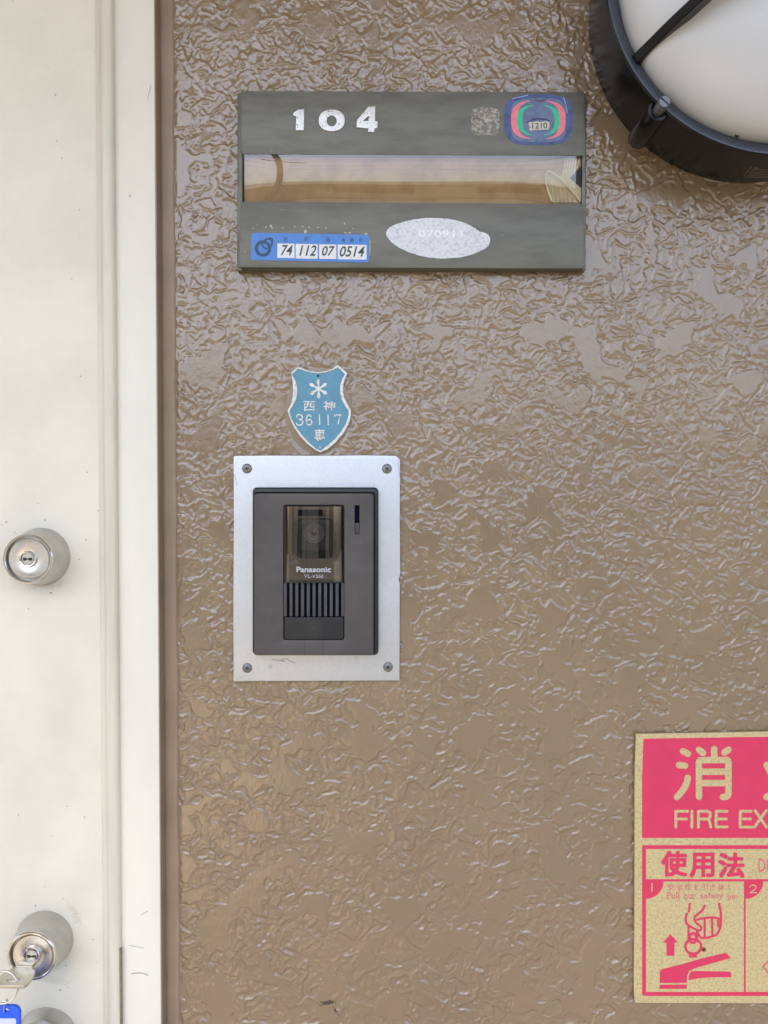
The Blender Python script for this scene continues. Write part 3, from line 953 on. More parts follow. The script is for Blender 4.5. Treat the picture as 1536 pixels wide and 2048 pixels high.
text("number", "070911", (800 + 140 / 3.84, 160 + 1152 / 3.84, 800 + 480 / 3.84, 160 + 1208 / 3.84), PT + 0.0004, OVALINK, osx, bold=1.2, thick=0.0001, skew=0)
# blue address sticker
z7 = lambda pts: [(480 + x / 5.486, 440 + y / 5.486) for x, y in pts]
bs_q = [(150, 140), (1400, 162), (1418, 178), (1412, 450), (1395, 465), (140, 437), (120, 420), (125, 160)]
bs = fill("address_sticker", [z7(bs_q)], PT, PT + 0.0003, BLUE, npl, smooth=False)
bs["label"] = "blue address sticker with white boxes reading 74 112 07 0514"
for (a, b), s, tb in ((((410, 257), (598, 418)), "74", (448, 272, 578, 388)), (((610, 262), (852, 425)), "112", (650, 276, 838, 392)),
                      (((868, 267), (1057, 428)), "07", (898, 284, 1042, 393)), (((1072, 270), (1388, 434)), "0514", (1094, 286, 1368, 402))):
    cell = fill("number_box", [z7([a, (b[0], a[1] + 3), b, (a[0], b[1] - 3)])], PT + 0.0002, PT + 0.00038, CELL, bs, smooth=False)
    (qx0, qy0), (qx1, qy1) = z7([(tb[0], tb[1]), (tb[2], tb[3])])
    text("number", s, (qx0, qy0, qx1, qy1), PT + 0.00046, INK, cell, bold=1.4, shear=0.28, skew=0.3)
for s, cx, cy, w_ in (("区", 505, 212, 42), ("町", 733, 213, 48), ("画", 964, 216, 46), ("家", 1136, 218, 44), ("番", 1227, 219, 44), ("号", 1323, 221, 42)):
    (qx0, qy0), (qx1, qy1) = z7([(cx - w_ / 2, cy - 23), (cx + w_ / 2, cy + 23)])
    text("character", s, (qx0, qy0, qx1, qy1), PT + 0.0004, INKB, bs)
for k, (cx, cy, ro, ri) in enumerate(((252, 312, 91, 55), (308, 250, 54, 36), (334, 222, 32, 19))):
    rg = [z7(ell(cx, cy, ro, ro, 40)), z7(ell(cx, cy, ri, ri, 40))]
    if k == 1:
        a = [(cx + ro * math.cos(R(t)), cy + ro * math.sin(R(t))) for t in range(-158, 52, 12)] + [(cx + ri * math.cos(R(t)), cy + ri * math.sin(R(t))) for t in range(46, -158, -12)]
        rg = [z7(a)]
        strokes("swirl_stroke", [z7([(242, 262), (252, 290), (275, 310), (300, 316)])], 3.6, PT + 0.0005, INKB, bs, cap=False)
    if k == 2:
        a = [(cx + ro * math.cos(R(t)), cy + ro * math.sin(R(t))) for t in range(-168, 82, 12)] + [(cx + ri * math.cos(R(t)), cy + ri * math.sin(R(t))) for t in range(76, -168, -12)]
        rg = [z7(a)]
    fill("swirl_ring", rg, PT + 0.0002, PT + 0.00038 + k * 0.00004, INKB, bs, smooth=False)
# paint chips above the sticker
chips = [(716, 128, 3.2, 3.6), (340, 65, 2.6, 2.6), (352, 88, 1.5, 1.6), (686, 73, 2.6, 1.0), (757, 79, 2.2, 1.4), (598, 72, 1.3, 1.2), (470, 88, 1.6, 1.2), (860, 82, 1.8, 1.2), (1147, 40, 1.4, 2.2),
         (1156, 140, 2.0, 1.6), (1203, 140, 3.2, 1.1), (1382, 155, 3.0, 2.4), (1432, 240, 1.6, 2.4), (146, 92, 1.3, 1.2), (286, 80, 1.6, 1.2), (945, 86, 1.2, 1.6), (1240, 92, 1.2, 1.0), (190, 52, 1.0, 0.8), (55, 345, 1.2, 1.0), (1426, 300, 0.9, 18)]
for i, (x, y, a, b) in enumerate(chips):
    cx, cy = z7([(x, y)])[0]
    fill("paint_chip", [wobble(ell(cx, cy, a, b, 9), 0.45, i)], PT - 0.0001, PT + 0.0001, CHIP, npl, smooth=False)

# ------------------------------------------------------------------ water shield badge
z4 = lambda pts: [(540 + x / 7.68, 710 + y / 7.68) for x, y in pts]
outer = [(320, 268), (430, 182), (500, 205), (600, 242), (740, 262), (860, 245), (960, 208), (1040, 150), (1192, 276), (1150, 370), (1128, 460), (1122, 560), (1140, 650), (1185, 745), (1244, 850), (1240, 945), (1210, 1060), (1130, 1205),
         (1000, 1355), (880, 1455), (770, 1500), (700, 1465), (575, 1372), (455, 1240), (355, 1090), (296, 950), (266, 850), (318, 760), (345, 650), (352, 540), (345, 430), (332, 340)]
inner = [(335, 300), (432, 212), (500, 232), (600, 264), (740, 284), (860, 268), (960, 236), (1042, 194), (1150, 292), (1105, 375), (1078, 470), (1070, 570), (1092, 670), (1142, 768), (1206, 862), (1198, 950), (1165, 1050), (1090, 1180),
         (970, 1315), (865, 1405), (770, 1468), (700, 1432), (590, 1335), (480, 1215), (385, 1080), (325, 960), (300, 868), (352, 780), (402, 680), (423, 570), (414, 470), (380, 375)]
SD = 0.0028
sh = empty("shield_badge", P3(637, 905, 0), "small blue and silver shield badge numbered 36117 above the intercom", "badge")
o = fill("rim", [wobble(z4(outer), 0.25, 3), z4(inner)], -0.0006, SD, SILVER_WORN, sh, 0.0004)
fill("blue_face", [z4([((x - 760) * 1.02 + 760, (y - 800) * 1.015 + 800) for x, y in inner])], -0.0006, SD - 0.0008, SHIELD_BLUE, sh)
SF = SD - 0.0008
cx, cy = 745, 520
for tx_, ty_ in ((740, 372), (872, 438), (878, 596), (750, 664), (612, 604), (606, 438)):
    dv2 = Vector((tx_ - cx, ty_ - cy))
    L = dv2.length
    t = dv2 / L
    nn = Vector((-t.y, t.x))
    arm = [(cx, cy)] + [tuple(Vector((cx, cy)) + t * L * a + nn * b) for a, b in ((0.02, 20), (0.25, 13), (0.5, 14), (0.7, 27), (0.85, 26), (1.0, 4), (1.0, -4), (0.85, -26), (0.7, -27), (0.5, -14), (0.25, -13), (0.02, -20))]
    fill("snowflake_arm", [z4(arm)], SF - 0.0002, SF + 0.0004 + 0.00002 * abs(tx_ % 7), SILVER_WORN, sh, smooth=False)
for s, (a, b, c, d) in (("西", (515, 708, 690, 858)), ("神", (820, 706, 1000, 850)), ("専", (682, 1135, 845, 1332))):
    (qx0, qy0), (qx1, qy1) = z4([(a, b), (c, d)])
    text("character", s, (qx0, qy0, qx1, qy1), SF + 0.0004, SILVER_WORN, sh, bold=1.0, thick=0.0006)
digits = {
    "3": [[(408, 950), (425, 922), (460, 918), (490, 935), (496, 962), (478, 986), (448, 992)], [(448, 992), (485, 998), (502, 1028), (492, 1062), (455, 1078), (420, 1068), (405, 1046)]],
    "6": [[(632, 945), (612, 922), (585, 925), (562, 955), (556, 1010), (562, 1045)], [(562, 1040), (572, 1062), (598, 1074), (630, 1062), (643, 1030)], [(643, 1032), (630, 1000), (598, 990), (562, 1012)]],
    "1": [[(757, 918), (764, 1068)]], "1b": [[(890, 920), (896, 1070)]],
    "7": [[(995, 940), (1005, 920), (1050, 922), (1088, 924), (1068, 970), (1052, 1020), (1046, 1058)]]}
for k, pls in digits.items():
    strokes("digit", [catmull(z4(p), 4) if len(p) > 2 else z4(p) for p in pls], 2.3, SF + 0.0004, SILVER_WORN, sh, thick=0.0006)
lathe("nail_hole", *P(540 + 740 / 7.68, 710 + 322 / 7.68, SF), [(0.0010, SF - 0.0001), (0.0010, SF + 0.00012), (0.0, SF + 0.00012)], DARK, sh, 16)
lathe("nail_head", *P(540 + 770 / 7.68, 710 + 1418 / 7.68, SF), [(0.0009, SF - 0.0001), (0.0008, SF + 0.0003), (0.0, SF + 0.0004)], CHIP, sh, 16)

# ------------------------------------------------------------------ intercom plate
mp_ = empty("mounting_plate", P3(633, 1362, 0), "pale aluminium plate with four screws behind the video intercom", "plate")
pl = [(467, 914), (470, 911.5), (560, 911), (640, 911.5), (720, 910.5), (792, 911.5), (800, 919), (799.5, 1040), (800.5, 1148), (797.5, 1158), (799.5, 1170), (799, 1361), (700, 1361.5), (600, 1362), (512, 1362), (480, 1363), (467, 1362.5), (466.5, 1200), (467.5, 1050)]
MD = 0.0032
fill("plate_sheet", [pl], -0.0012, MD, ALU, mp_, 0.0003)
for i, (x, y) in enumerate(((494, 937), (774, 937.5), (494.5, 1336), (776, 1334))):
    cx, cz = P(x, y, MD)
    sc_ = lathe("screw", cx, cz, [(0.0039, MD - 0.0002), (0.0039, MD + 0.0003), (0.0034, MD + 0.0008), (0.0022, MD + 0.0012), (0.0, MD + 0.0014)], SCREW, mp_, 32, 50)
    bm = bmesh.new()
    a0 = (20, 55, 75, 35)[i]
    for q in (0, 90):
        a = R(a0 + q)
        t = Vector((math.cos(a), 0, math.sin(a)))
        nn = Vector((-t.z, 0, t.x))
        c = Vector((cx, -(MD + 0.00142 + 0.00004 * (q > 0)), cz))
        add_prism(bm, [c + t * 0.0017 + nn * 0.0004, c - t * 0.0017 + nn * 0.0004, c - t * 0.0017 - nn * 0.0004, c + t * 0.0017 - nn * 0.0004], 0.0005)
    finish("cross_slot", bm, DARK, sc_)  # raised dark cross; its colour stands in for shade in the recess
strokes("dry_thread", [[(543, 1318), (556, 1321), (570, 1323)], [(558, 1322), (572, 1317), (582, 1323), (590, 1326)]], 1.0, MD + 0.0002, THREAD, mp_)
strokes("scratch", [[(468, 948), (471, 958), (474, 970)]], 0.9, MD + 0.0001, SCUFF, mp_)
strokes("scratch", [[(796, 918), (797, 936), (799, 952)]], 0.9, MD + 0.0001, SCUFF, mp_)
for i, (x, y, a, b) in enumerate(((484, 1355, 7, 4), (500, 1358, 6, 2.5), (476, 1360, 4, 2))):
    fill("paint_smear", [wobble(ell(x, y, a, b, 12), 1.0, i)], MD - 0.0001, MD + 0.0001, M("smear", (0.52, 0.50, 0.47), 0.7), mp_, smooth=False)

# ------------------------------------------------------------------ intercom
ic = empty("video_intercom", P3(631, 1310, 0), "grey and black video intercom with camera window and speaker slots", "intercom")
z5 = lambda pts: [(450 + x / 4.151, 890 + y / 4.151) for x, y in pts]
H1, H2 = MD + 0.0002, 0.0180
fill("housing", [rrect(504.5, 974.5, 757, 1311, 9)], H1 - 0.0006, 0.0130, BLACKP, ic, 0.0016)
FP = 0.0190
# front panel with openings
win = rrect(566.5, 1010, 688.5, 1280, 5)
slot = rect(709.5, 1011, 718.8, 1068)
fill("front_panel", [rrect(508, 987, 747, 1311, 6), win, slot], 0.0128, FP, GREYP, ic, 0.0007)
fill("slot_back", [rect(707, 1008, 721, 1046)], 0.0129, 0.0150, NAVY, ic)
fill("indicator", [rect(709.8, 1046, 718.5, 1067.5)], 0.0129, 0.0172, SLATE, ic, 0.0002)
fill("panel_edge", [rrect(505.5, 978, 754, 1310.5, 9), rrect(509.5, 985, 748.5, 1309, 6)], 0.0126, 0.0148, BLACKP, ic, 0.0005)
wb = fill("recess", [rrect(564, 1007, 691, 1283, 5)], 0.0125, 0.0135, BLACKP, ic)
# camera bay behind smoked cover
z6 = lambda pts: [(540 + x / 6.4, 980 + y / 6.4) for x, y in pts]
cb = fill("camera_bay", [rrect(569, 1013, 686, 1165, 3)], 0.0134, 0.0142, TAN, ic)
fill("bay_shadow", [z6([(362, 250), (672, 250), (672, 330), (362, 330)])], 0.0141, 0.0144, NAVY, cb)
fill("bezel", [rrect(584, 1032, 675, 1122, 17), rrect(589, 1037, 670, 1117, 14)], 0.0140, 0.0162, TAN, cb, 0.0004)
fill("bezel", [rrect(589.2, 1037.2, 669.8, 1116.8, 14), rrect(594, 1034 + 6, 666, 1113, 12)], 0.0140, 0.0156, CAMBODY, cb, 0.0003)
fill("camera_face", [rrect(594.5, 1040, 665.5, 1112.5, 12)], 0.0140, 0.0152, CAMBODY, cb, 0.0003)
fill("sensor_window", [rrect(601, 1100, 656, 1119, 1)], 0.0145, 0.0158, LENS, cb)
lcx, lcz = P(540 + 565 / 6.4, 980 + 548 / 6.4, 0.0155)
ln = lathe("lens_barrel", lcx, lcz, [(0.0083, 0.0150), (0.0083, 0.0157), (0.0079, 0.0160), (0.0074, 0.0159), (0.0073, 0.0155), (0.0068, 0.0155), (0.0060, 0.0160), (0.0040, 0.0157), (0.0036, 0.0153), (0.0019, 0.0153)], BARREL, cb, 48, 20)
lathe("lens", lcx, lcz, [(0.0021, 0.0150), (0.0021, 0.0155), (0.0012, 0.0158), (0.0, 0.0159)], LENS, ln, 24)
lathe("lens_glint", lcx, lcz, [(0.0006, 0.0158), (0.0005, 0.01605), (0.0, 0.0161)], LENSRED, ln, 12)
lathe("lens_shade_ring", lcx, lcz, [(0.0090, 0.0149), (0.0090, 0.01535), (0.0083, 0.0154)], BLACKP, cb, 48)
for sgn in (-1, 1):
    x0_, x1_ = (576, 592) if sgn < 0 else (682, 668)
    fill("bay_corner", [[(x0_, 1128), (x1_, 1117), (x1_ + 6 * -sgn, 1127)]], 0.0140, 0.0150, M("bay_pale", (0.32, 0.31, 0.31), 0.4), cb)
fill("bay_sill", [rect(573, 1129, 682, 1161)], 0.0140, 0.0150, TAN, cb)
# smoked cover, rounded across
bm = bmesh.new()
vs = []
x0_, x1_, y0_, y1_ = 569.5, 686, 1013, 1163
NX = 40
for j in range(9):
    row = []
    for i in range(NX + 1):
        u = i / NX
        e = abs(2 * u - 1)
        dd = 0.0172 + 0.0040 * math.sqrt(max(0, 1 - e ** 2.6)) - 0.0018 * (1 - j / 8)
        x, z = P(x0_ + u * (x1_ - x0_), y0_ + (y1_ - y0_) * j / 8, 0.0185)
        row.append(bm.verts.new((x, -dd, z)))
    vs.append(row)
for j in range(8):
    for i in range(NX):
        bm.faces.new((vs[j][i], vs[j][i + 1], vs[j + 1][i + 1], vs[j + 1][i]))
bm.normal_update()
for f in bm.faces:
    if f.normal.y > 0:
        f.normal_flip()
me = bpy.data.meshes.new("window_cover")
bm.to_mesh(me)
bm.free()
cov = put("window_cover", me, SMOKE, ic, True)
text("brand_print", "Panasonic", z6([(342, 985)])[0] + z6([(778, 1050)])[0], 0.0216, PRINTW, cov, fat=0.55)
text("model_print", "VL-V566", z6([(437, 1078)])[0] + z6([(686, 1126)])[0], 0.0216, PRINTW, cov)
fill("cover_ledge", [rect(569, 1161.5, 687, 1166)], 0.0136, 0.0176, BLACKP, ic, 0.0003)
# speaker slots
fill("speaker_back", [rect(567, 1165.5, 688.5, 1236)], 0.0136, 0.0144, NAVY, ic)
for k in range(11):
    x = 567.5 + k * 11.5
    fill("slat", [rect(x, 1166.2, x + 6.0, 1233)], 0.0143, 0.0176, SLATE, ic, 0.00025)
bt = fill("call_button", [rrect(568, 1234.5, 687.5, 1279, 4)], 0.0136, 0.0178, M("button_blue_black", (0.014, 0.016, 0.021), 0.36, var=0.3, vscale=60), ic, 0.0006)
bcx, bcz = P(540 + 562 / 6.4, 980 + 1775 / 6.4, 0.0178)
for r_ in (0.0016, 0.0030, 0.0044, 0.0060):
    lathe("ring_mark", bcx, bcz, [(r_ - 0.00022, 0.0177), (r_ - 0.00012, 0.01795), (r_ + 0.00012, 0.01795), (r_ + 0.00022, 0.0177)], SLATE, bt, 40)
fill("centre_mark", [wobble(ell(540 + 562 / 6.4, 980 + 1775 / 6.4, 2.2, 2.2, 10), 0.5, 2)], 0.0177, 0.0180, CAMBODY, bt)
strokes("seam", [[(609, 1282), (609, 1310)], [(646, 1282), (646, 1310)]], 0.9, FP + 0.00005, BLACKP, ic, cap=False)

# ------------------------------------------------------------------ round bulkhead lamp
LX, LZ = 0.2856, 1.7702
lamp = empty("bulkhead_lamp", (LX, 0, LZ), "round black bulkhead lamp with milky white dome and guard bar", "lamp")
lathe("lamp_body", LX, LZ, [(0.1242, -0.0015), (0.1246, 0.004), (0.1262, 0.020), (0.1290, 0.0570), (0.1289, 0.0590), (0.1280, 0.0598)], LAMPBLACK, lamp, 160, 30)
lathe("lamp_ring", LX, LZ, [(0.1279, 0.0590), (0.1277, 0.0602), (0.1268, 0.0603), (0.1245, 0.0596), (0.1220, 0.0582), (0.1195, 0.0562), (0.1183, 0.0550), (0.1178, 0.0500)], M("ring_black_sky_tint", (0.030, 0.040, 0.060), 0.36, spec=0.7), lamp, 160, 60)  # blue base colour paints the sky's reflection into the black ring
dome = [(0.1180, 0.0500)] + [(0.1177 * math.cos(R(a)) ** 0.8, 0.0550 + 0.045 * math.sin(R(a))) for a in range(2, 90, 4)] + [(0.0, 0.100)]
lathe("diffuser", LX, LZ, dome, DIFF, lamp, 128, 60)
# guard bar over the dome
ga = R(209.5)
gt = Vector((math.cos(ga), 0, math.sin(ga)))
gn = Vector((-gt.z, 0, gt.x))
prof = [(0.1245, 0.0560), (0.1210, 0.0620), (0.115, 0.071), (0.107, 0.084), (0.098, 0.096), (0.087, 0.1075), (0.070, 0.118), (0.045, 0.127), (0.0, 0.1305)]
prof = [(r, d) for r, d in prof] + [(-r, d) for r, d in reversed(prof[:-1])]
prof = catmull(prof, 4)
bm = bmesh.new()
rows = []
for i, (r, d) in enumerate(prof):
    a = Vector(prof[max(i - 1, 0)])
    b = Vector(prof[min(i + 1, len(prof) - 1)])
    t = (b - a).normalized()
    nr = Vector((t.y, -t.x))          # outward from the dome
    if nr.y < 0:
        nr = -nr
    e = abs(r) / 0.1215
    dep = 0.010 + 0.003 * e
    c = Vector((LX, -d, LZ)) + gt * r
    inn = Vector((LX, -(d - nr.y * dep), LZ)) + gt * (r - nr.x * dep)
    hw = 0.0030 + 0.0012 * e
    rows.append([bm.verts.new(c + gn * hw * 0.8), bm.verts.new(c - gn * hw * 0.8), bm.verts.new(inn - gn * hw), bm.verts.new(inn + gn * hw)])
for A, B in zip(rows, rows[1:]):
    for k in range(4):
        bm.faces.new((A[k], A[(k + 1) % 4], B[(k + 1) % 4], B[k]))
bm.faces.new(rows[0])
bm.faces.new(list(reversed(rows[-1])))
bmesh.ops.recalc_face_normals(bm, faces=bm.faces)
bmesh.ops.bevel(bm, geom=[e for e in bm.edges if e.calc_face_angle(0) > 1.0], offset=0.0007, segments=2, affect='EDGES')
auto_smooth(finish("guard_bar", bm, LAMPBLACK, lamp), 40)
# foot of the guard bar on the ring
# screw boss on the rim
bxp, bzp = P(1318, 219, 0.058)
bo = lathe("screw_boss", bxp, bzp, [(0.0, 0.0105), (0.0074, 0.0110), (0.0080, 0.0125), (0.0080, 0.0560), (0.0074, 0.0572), (0.0056, 0.0574), (0.0054, 0.0540), (0.0, 0.0540)], LAMPBLACK, lamp, 40)
sx_, sz_ = bxp, bzp
scw = lathe("ring_screw", sx_, sz_, [(0.0041, 0.0535), (0.0041, 0.0690), (0.0038, 0.0696), (0.0, 0.0698)], M("screw_blue_grey", (0.17, 0.18, 0.20), 0.4, metal=0.6), bo, 32)
bm = bmesh.new()
c = Vector((sx_, -0.07002, sz_))
t = Vector((math.cos(R(-42)), 0, math.sin(R(-42))))
nn = Vector((-t.z, 0, t.x))
add_prism(bm, [c + t * 0.0037 + nn * 0.0004, c - t * 0.0037 + nn * 0.0004, c - t * 0.0037 - nn * 0.0004, c + t * 0.0037 - nn * 0.0004], 0.0003)
finish("slot", bm, DARK, scw)
fill("arrow_mark", [[(1468, 266), (1482, 270), (1475, 275)]], 0.0565, 0.0578, DARK, lamp, smooth=False)
# printed caution label on the side of the rim
def on_side(px, py):
    lo_d, hi_d = -0.005, 0.062
    def rad(d):
        x, z = P(px, py, d)
        return math.hypot(x - LX, z - LZ) - (0.1246 + (0.1286 - 0.1246) * d / 0.0565 + 0.00025)
    for _ in range(50):
        m_ = (lo_d + hi_d) / 2
        if rad(m_) * rad(lo_d) <= 0:
            hi_d = m_
        else:
            lo_d = m_
    return P3(px, py, (lo_d + hi_d) / 2)
def side_lines(name, pls, w, mat, parent):
    bm = bmesh.new()
    for pl in pls:
        for (xa, ya), (xb, yb) in zip(pl, pl[1:]):
            L = math.hypot(xb - xa, yb - ya)
            nx_, ny_ = -(yb - ya) / L * w / 2, (xb - xa) / L * w / 2
            K = max(1, int(L / 8))
            for k in range(K):
                u0, u1 = k / K, (k + 1) / K
                q = [(xa + (xb - xa) * u0 + nx_, ya + (yb - ya) * u0 + ny_), (xa + (xb - xa) * u1 + nx_, ya + (yb - ya) * u1 + ny_),
                     (xa + (xb - xa) * u1 - nx_, ya + (yb - ya) * u1 - ny_), (xa + (xb - xa) * u0 - nx_, ya + (yb - ya) * u0 - ny_)]
                bm.faces.new([bm.verts.new(on_side(*p)) for p in q])
    return finish(name, bm, mat, parent)
LPRINT = M("lamp_print", (0.20, 0.17, 0.15), 0.6)
side_lines("caution_print", [[(1487, 353), (1507, 329)], [(1508, 328.5), (1560, 331)], [(1488, 354), (1560, 356)], [(1505, 339), (1550, 341)]], 0.9, LPRINT, lamp)
side_lines("caution_mark", [[(1509, 336), (1515, 332)], [(1515, 332), (1520, 336.5)], [(1510, 336.2), (1519, 337)]], 1.4, LPRINT, lamp)
rows_ = []
rr_ = random.Random(4)
for y in (343.5, 347.5, 351.5):
    x = 1502 - (y - 343) * 0.8
    while x < 1548:
        L = rr_.uniform(1.5, 3.2)
        rows_.append([(x, y + (x - 1500) * 0.03), (x + L, y + (x - 1500) * 0.03)])
        x += L + rr_.uniform(1.0, 2.2)
side_lines("caution_text", rows_, 1.7, LPRINT, lamp)

# ------------------------------------------------------------------ fire extinguisher sign
SG = 0.0036
sg = empty("fire_extinguisher_sign", P3(1588, 2005, 0), "yellow sign with pink red fire extinguisher instructions", "sign")
zA = lambda pts: [(1240 + x / 5.189, 1440 + y / 5.189) for x, y in pts]
zB = lambda pts: [(1240 + x / 5.189, 1680 + y / 5.189) for x, y in pts]
sheet = [(1272.5, 1468), (1271.5, 1490), (1270, 1530), (1269.5, 1600), (1269.5, 1700), (1269, 1850), (1268, 1960), (1268.5, 1990), (1270.5, 2006), (1400, 2006.5), (1600, 2007), (1906, 2007), (1906, 1458), (1700, 1461), (1536, 1463.5), (1400, 1466)]
fill("sheet", [sheet], 0.0014, SG, SIGN, sg, 0.0002)
S1 = SG + 0.00010
text_d = S1 + 0.00012
# big heading panel in red with the characters left open: print the red panel, then the yellow strokes on it
hd = fill("heading_panel", [[(1287, 1477.5), (1536, 1473.5), (1892, 1468), (1892, 1676), (1284, 1676), (1284, 1560)]], SG - 0.0001, S1, RED, sg, smooth=False)
xiao = [zA([(655, 325), (705, 350)]), zA([(612, 467), (676, 475)]), catmull(zA([(704, 600), (690, 660), (655, 725), (592, 800)]), 5),
        zA([(820, 310), (862, 342)]), zA([(978, 300), (978, 415)]), zA([(1126, 308), (1085, 338)]),
        zA([(820, 798), (819, 440), (830, 417), (1110, 415), (1125, 430), (1126, 770), (1108, 795), (1068, 800)]), zA([(850, 537), (1095, 537)]), zA([(850, 655), (1095, 655)])]
strokes("character", xiao, 12.8, text_d, SIGN, hd)
# the rest of the heading runs on to the right
sx0 = 175
fire = [[(1240 + sx0 + 118, 1530), (1240 + sx0 + 132, 1556)], [(1240 + sx0 + 226, 1528), (1240 + sx0 + 208, 1554)], catmull([(1240 + sx0 + 170, 1500), (1240 + sx0 + 168, 1545), (1240 + sx0 + 150, 1575), (1240 + sx0 + 118, 1594)], 5), catmull([(1240 + sx0 + 170, 1545), (1240 + sx0 + 190, 1576), (1240 + sx0 + 226, 1594)], 5)]
strokes("character", fire, 12.8, text_d, SIGN, hd)
text("character", "器", (1702, 1490, 1818, 1600), text_d, SIGN, hd, fat=2.5)
FX = {
    "F": [[(579, 1112), (579, 947), (702, 947)], [(585, 1027), (690, 1027)]],
    "I": [[(746, 945), (746, 1112)]],
    "R": [[(814, 1112), (814, 947), (905, 947), (935, 962), (938, 1005), (915, 1028), (822, 1028)], [(918, 1030), (932, 1060), (942, 1112)]],
    "E": [[(1112, 947), (1000, 947), (996, 1028), (996, 1110), (1112, 1110)], [(1000, 1027), (1105, 1027)]],
    "E2": [[(1362, 947), (1250, 947), (1246, 1028), (1246, 1110), (1370, 1112)], [(1252, 1027), (1355, 1027)]],
    "X": [[(1402, 940), (1520, 1112)], [(1518, 940), (1396, 1112)]]}
for k, pls in FX.items():
    strokes("letter", [zA(p) for p in pls], 5.4, text_d, SIGN, hd)
text("letter", "TINGUISHER", (1540, 1621, 1832, 1657), text_d, SIGN, hd, bold=0.3)
# instruction frame
red_parts = [rect(1284.2, 1690.5, 1892, 1698), rect(1284.2, 1698.01, 1292, 1991), rect(1292.01, 1984, 1892, 1992), rect(1292.01, 1758.5, 1892, 1763), rect(1488, 1763.01, 1491.5, 1983.9), rect(1690, 1763.01, 1693.5, 1983.9), rect(1884, 1698.01, 1892, 1983.9)]
for q in red_parts:
    fill("frame_line", [q], SG - 0.0001, S1, RED, sg, smooth=False)
for x0_, s in ((1292, "1"), (1491.6, "2"), (1693.6, "3")):
    q = [(x0_, 1763), (x0_ + 33.5, 1763)] + [(x0_ + 35.5 * math.cos(R(a)), 1762 + 35.5 * math.sin(R(a))) for a in range(5, 91, 8)] + [(x0_, 1797)]
    st = fill("step_corner", [q], SG - 0.0001, S1 + 0.00002, RED, sg, smooth=False)
    if s == "1":
        strokes("step_number", [[(1304, 1767), (1304, 1782)]], 2.2, text_d, SIGN, st)
    elif s == "2":
        strokes("step_number", [catmull(zB([(1348, 492), (1358, 472), (1385, 468), (1408, 482), (1405, 510), (1375, 530), (1350, 548)]), 4) + zB([(1416, 546)])], 1.9, text_d, SIGN, st)
    else:
        text("step_number", s, (x0_ + 8, 1770, x0_ + 18, 1786), text_d, SIGN, st)
for s, (a, b, c, d) in (("使", (436, 122, 690, 372)), ("用", (732, 140, 972, 380)), ("法", (1028, 140, 1284, 386))):
    (qx0, qy0), (qx1, qy1) = zB([(a, b), (c, d)])
    text("character", s, (qx0, qy0, qx1, qy1), text_d, RED, sg, fat=1.7)
text("letter", "DIRECTIONS", (1517, 1717, 1640, 1744), text_d, REDFINE, sg)
for s, cx in zip("安全栓を引き抜く", (534, 620, 703, 792, 880, 960, 1052, 1132)):
    w_ = 66 if s not in "く" else 30
    if s in "をき":
        w_ = 50
    (qx0, qy0), (qx1, qy1) = zB([(cx - w_ / 2, 455), (cx + w_ / 2, 520)])
    text("character", s, (qx0, qy0, qx1, qy1), text_d, REDFINE, sg)
for s, (a, b) in (("Pull", (490, 615)), ("out", (665, 775)), ("safety", (832, 1075)), ("pin", (1118, 1220))):
    y0_, y1_ = (540, 612) if s == "Pull" else (556, 612) if s == "out" else (546, 625) if s == "safety" else (560, 632)
    (qx0, qy0), (qx1, qy1) = zB([(a, y0_), (b, y1_)])
    text("word", s, (qx0, qy0, qx1, qy1), text_d, REDFINE, sg, bold=0.4)
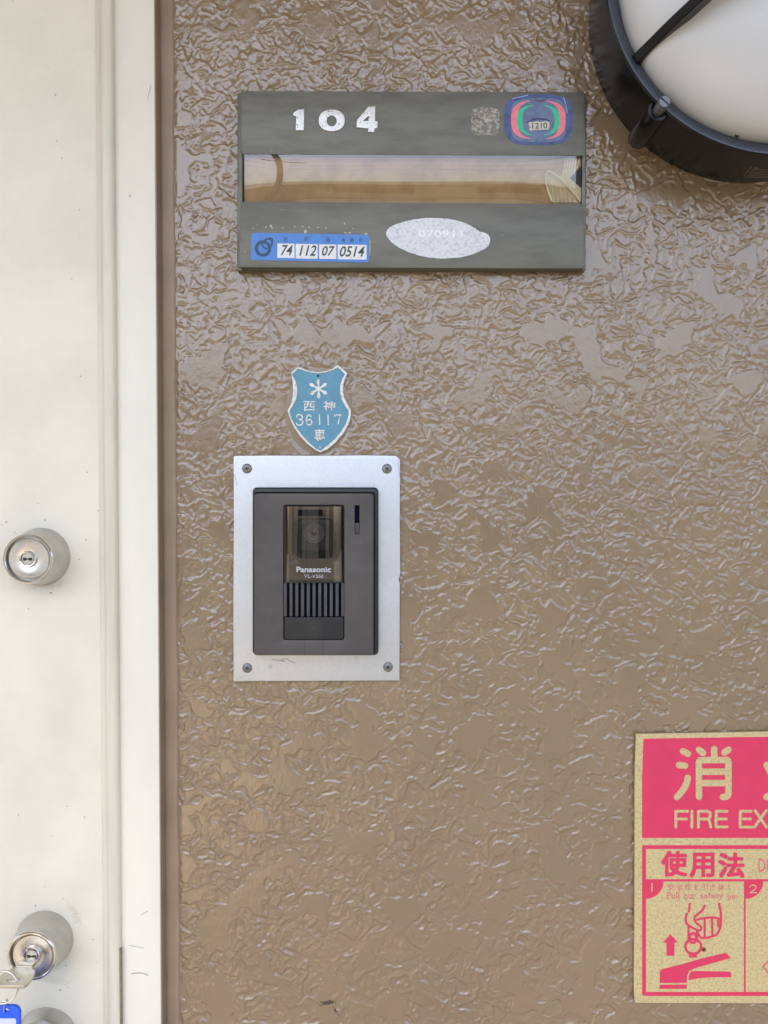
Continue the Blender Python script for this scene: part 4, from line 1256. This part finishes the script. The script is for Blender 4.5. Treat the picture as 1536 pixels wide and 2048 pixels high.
# pictogram: hand pulling the pin
hand = [zB([(725, 662), (715, 745)]), catmull(zB([(695, 765), (682, 820), (695, 870), (740, 905), (800, 935)]), 4), catmull(zB([(880, 682), (850, 735), (790, 785), (772, 820), (790, 860), (830, 890), (845, 915), (830, 940), (800, 935)]), 4),
        catmull(zB([(1028, 664), (1045, 740), (1048, 850), (1035, 930), (1000, 985), (955, 1000), (920, 1012), (850, 1018), (820, 990), (805, 950)]), 4),
        catmull(zB([(800, 830), (850, 815), (900, 808), (950, 806), (1000, 808), (1030, 820)]), 4),
        zB([(880, 825), (878, 1005)]), zB([(955, 815), (960, 995)]), zB([(1020, 815), (1022, 900)]),
        zB([(712, 905), (712, 1040)]), zB([(800, 940), (800, 1040)])]
strokes("hand_line", hand, 4.3, text_d, RED, sg)
fill("pin_ring", [zB(ell(760, 1020, 48, 62, 30)), zB(ell(760, 1022, 24, 40, 24))], SG - 0.0001, text_d + 0.0004, RED, sg, smooth=False)
fill("pull_ring", [zB(ell(762, 1108, 94, 88, 40)), zB(ell(762, 1108, 70, 64, 36))], SG - 0.0001, text_d + 0.0003, RED, sg, smooth=False)
fill("pin_base", [zB([(715, 1178), (800, 1178), (798, 1220), (718, 1220)])], SG - 0.0001, text_d + 0.0001, RED, sg, smooth=False)
fill("arrow", [zB([(525, 980), (605, 1065), (566, 1065), (564, 1202), (482, 1202), (482, 1065), (444, 1065)])], SG - 0.0001, S1, RED, sg, smooth=False)
fill("handle_lever", [zB([(412, 1370), (425, 1350), (450, 1338), (640, 1290), (820, 1238), (1090, 1172), (1112, 1180), (1152, 1226), (900, 1296), (780, 1330), (720, 1360), (697, 1410), (694, 1484), (412, 1484)])], SG - 0.0001, S1, RED, sg, smooth=False)
fill("handle_grip", [zB([(712, 1455), (714, 1405), (740, 1362), (800, 1360), (1130, 1366), (1152, 1376), (1156, 1426), (1000, 1424), (850, 1432), (780, 1442)])], SG - 0.0001, S1, RED, sg, smooth=False)
fill("collar_band", [zB([(412, 1502), (694, 1502), (692, 1545), (412, 1545)])], SG - 0.0001, S1, RED, sg, smooth=False)
strokes("outline_arrow", [zB([(1540, 1255), (1484, 1316), (1540, 1385)])], 2.0, text_d, RED, sg)
lathe("rust_hole", *P(1240 + 868 / 5.189, 1680 + 1135 / 5.189, SG), [(0.0018, SG - 0.0002), (0.0017, SG + 0.0004), (0.0, SG + 0.0005)], M("rust", (0.16, 0.07, 0.02), 0.8, vcol=(0.03, 0.02, 0.015), vscale=900, vlo=0.45, vhi=0.55), sg, 16)

print("objects", len(bpy.data.objects))
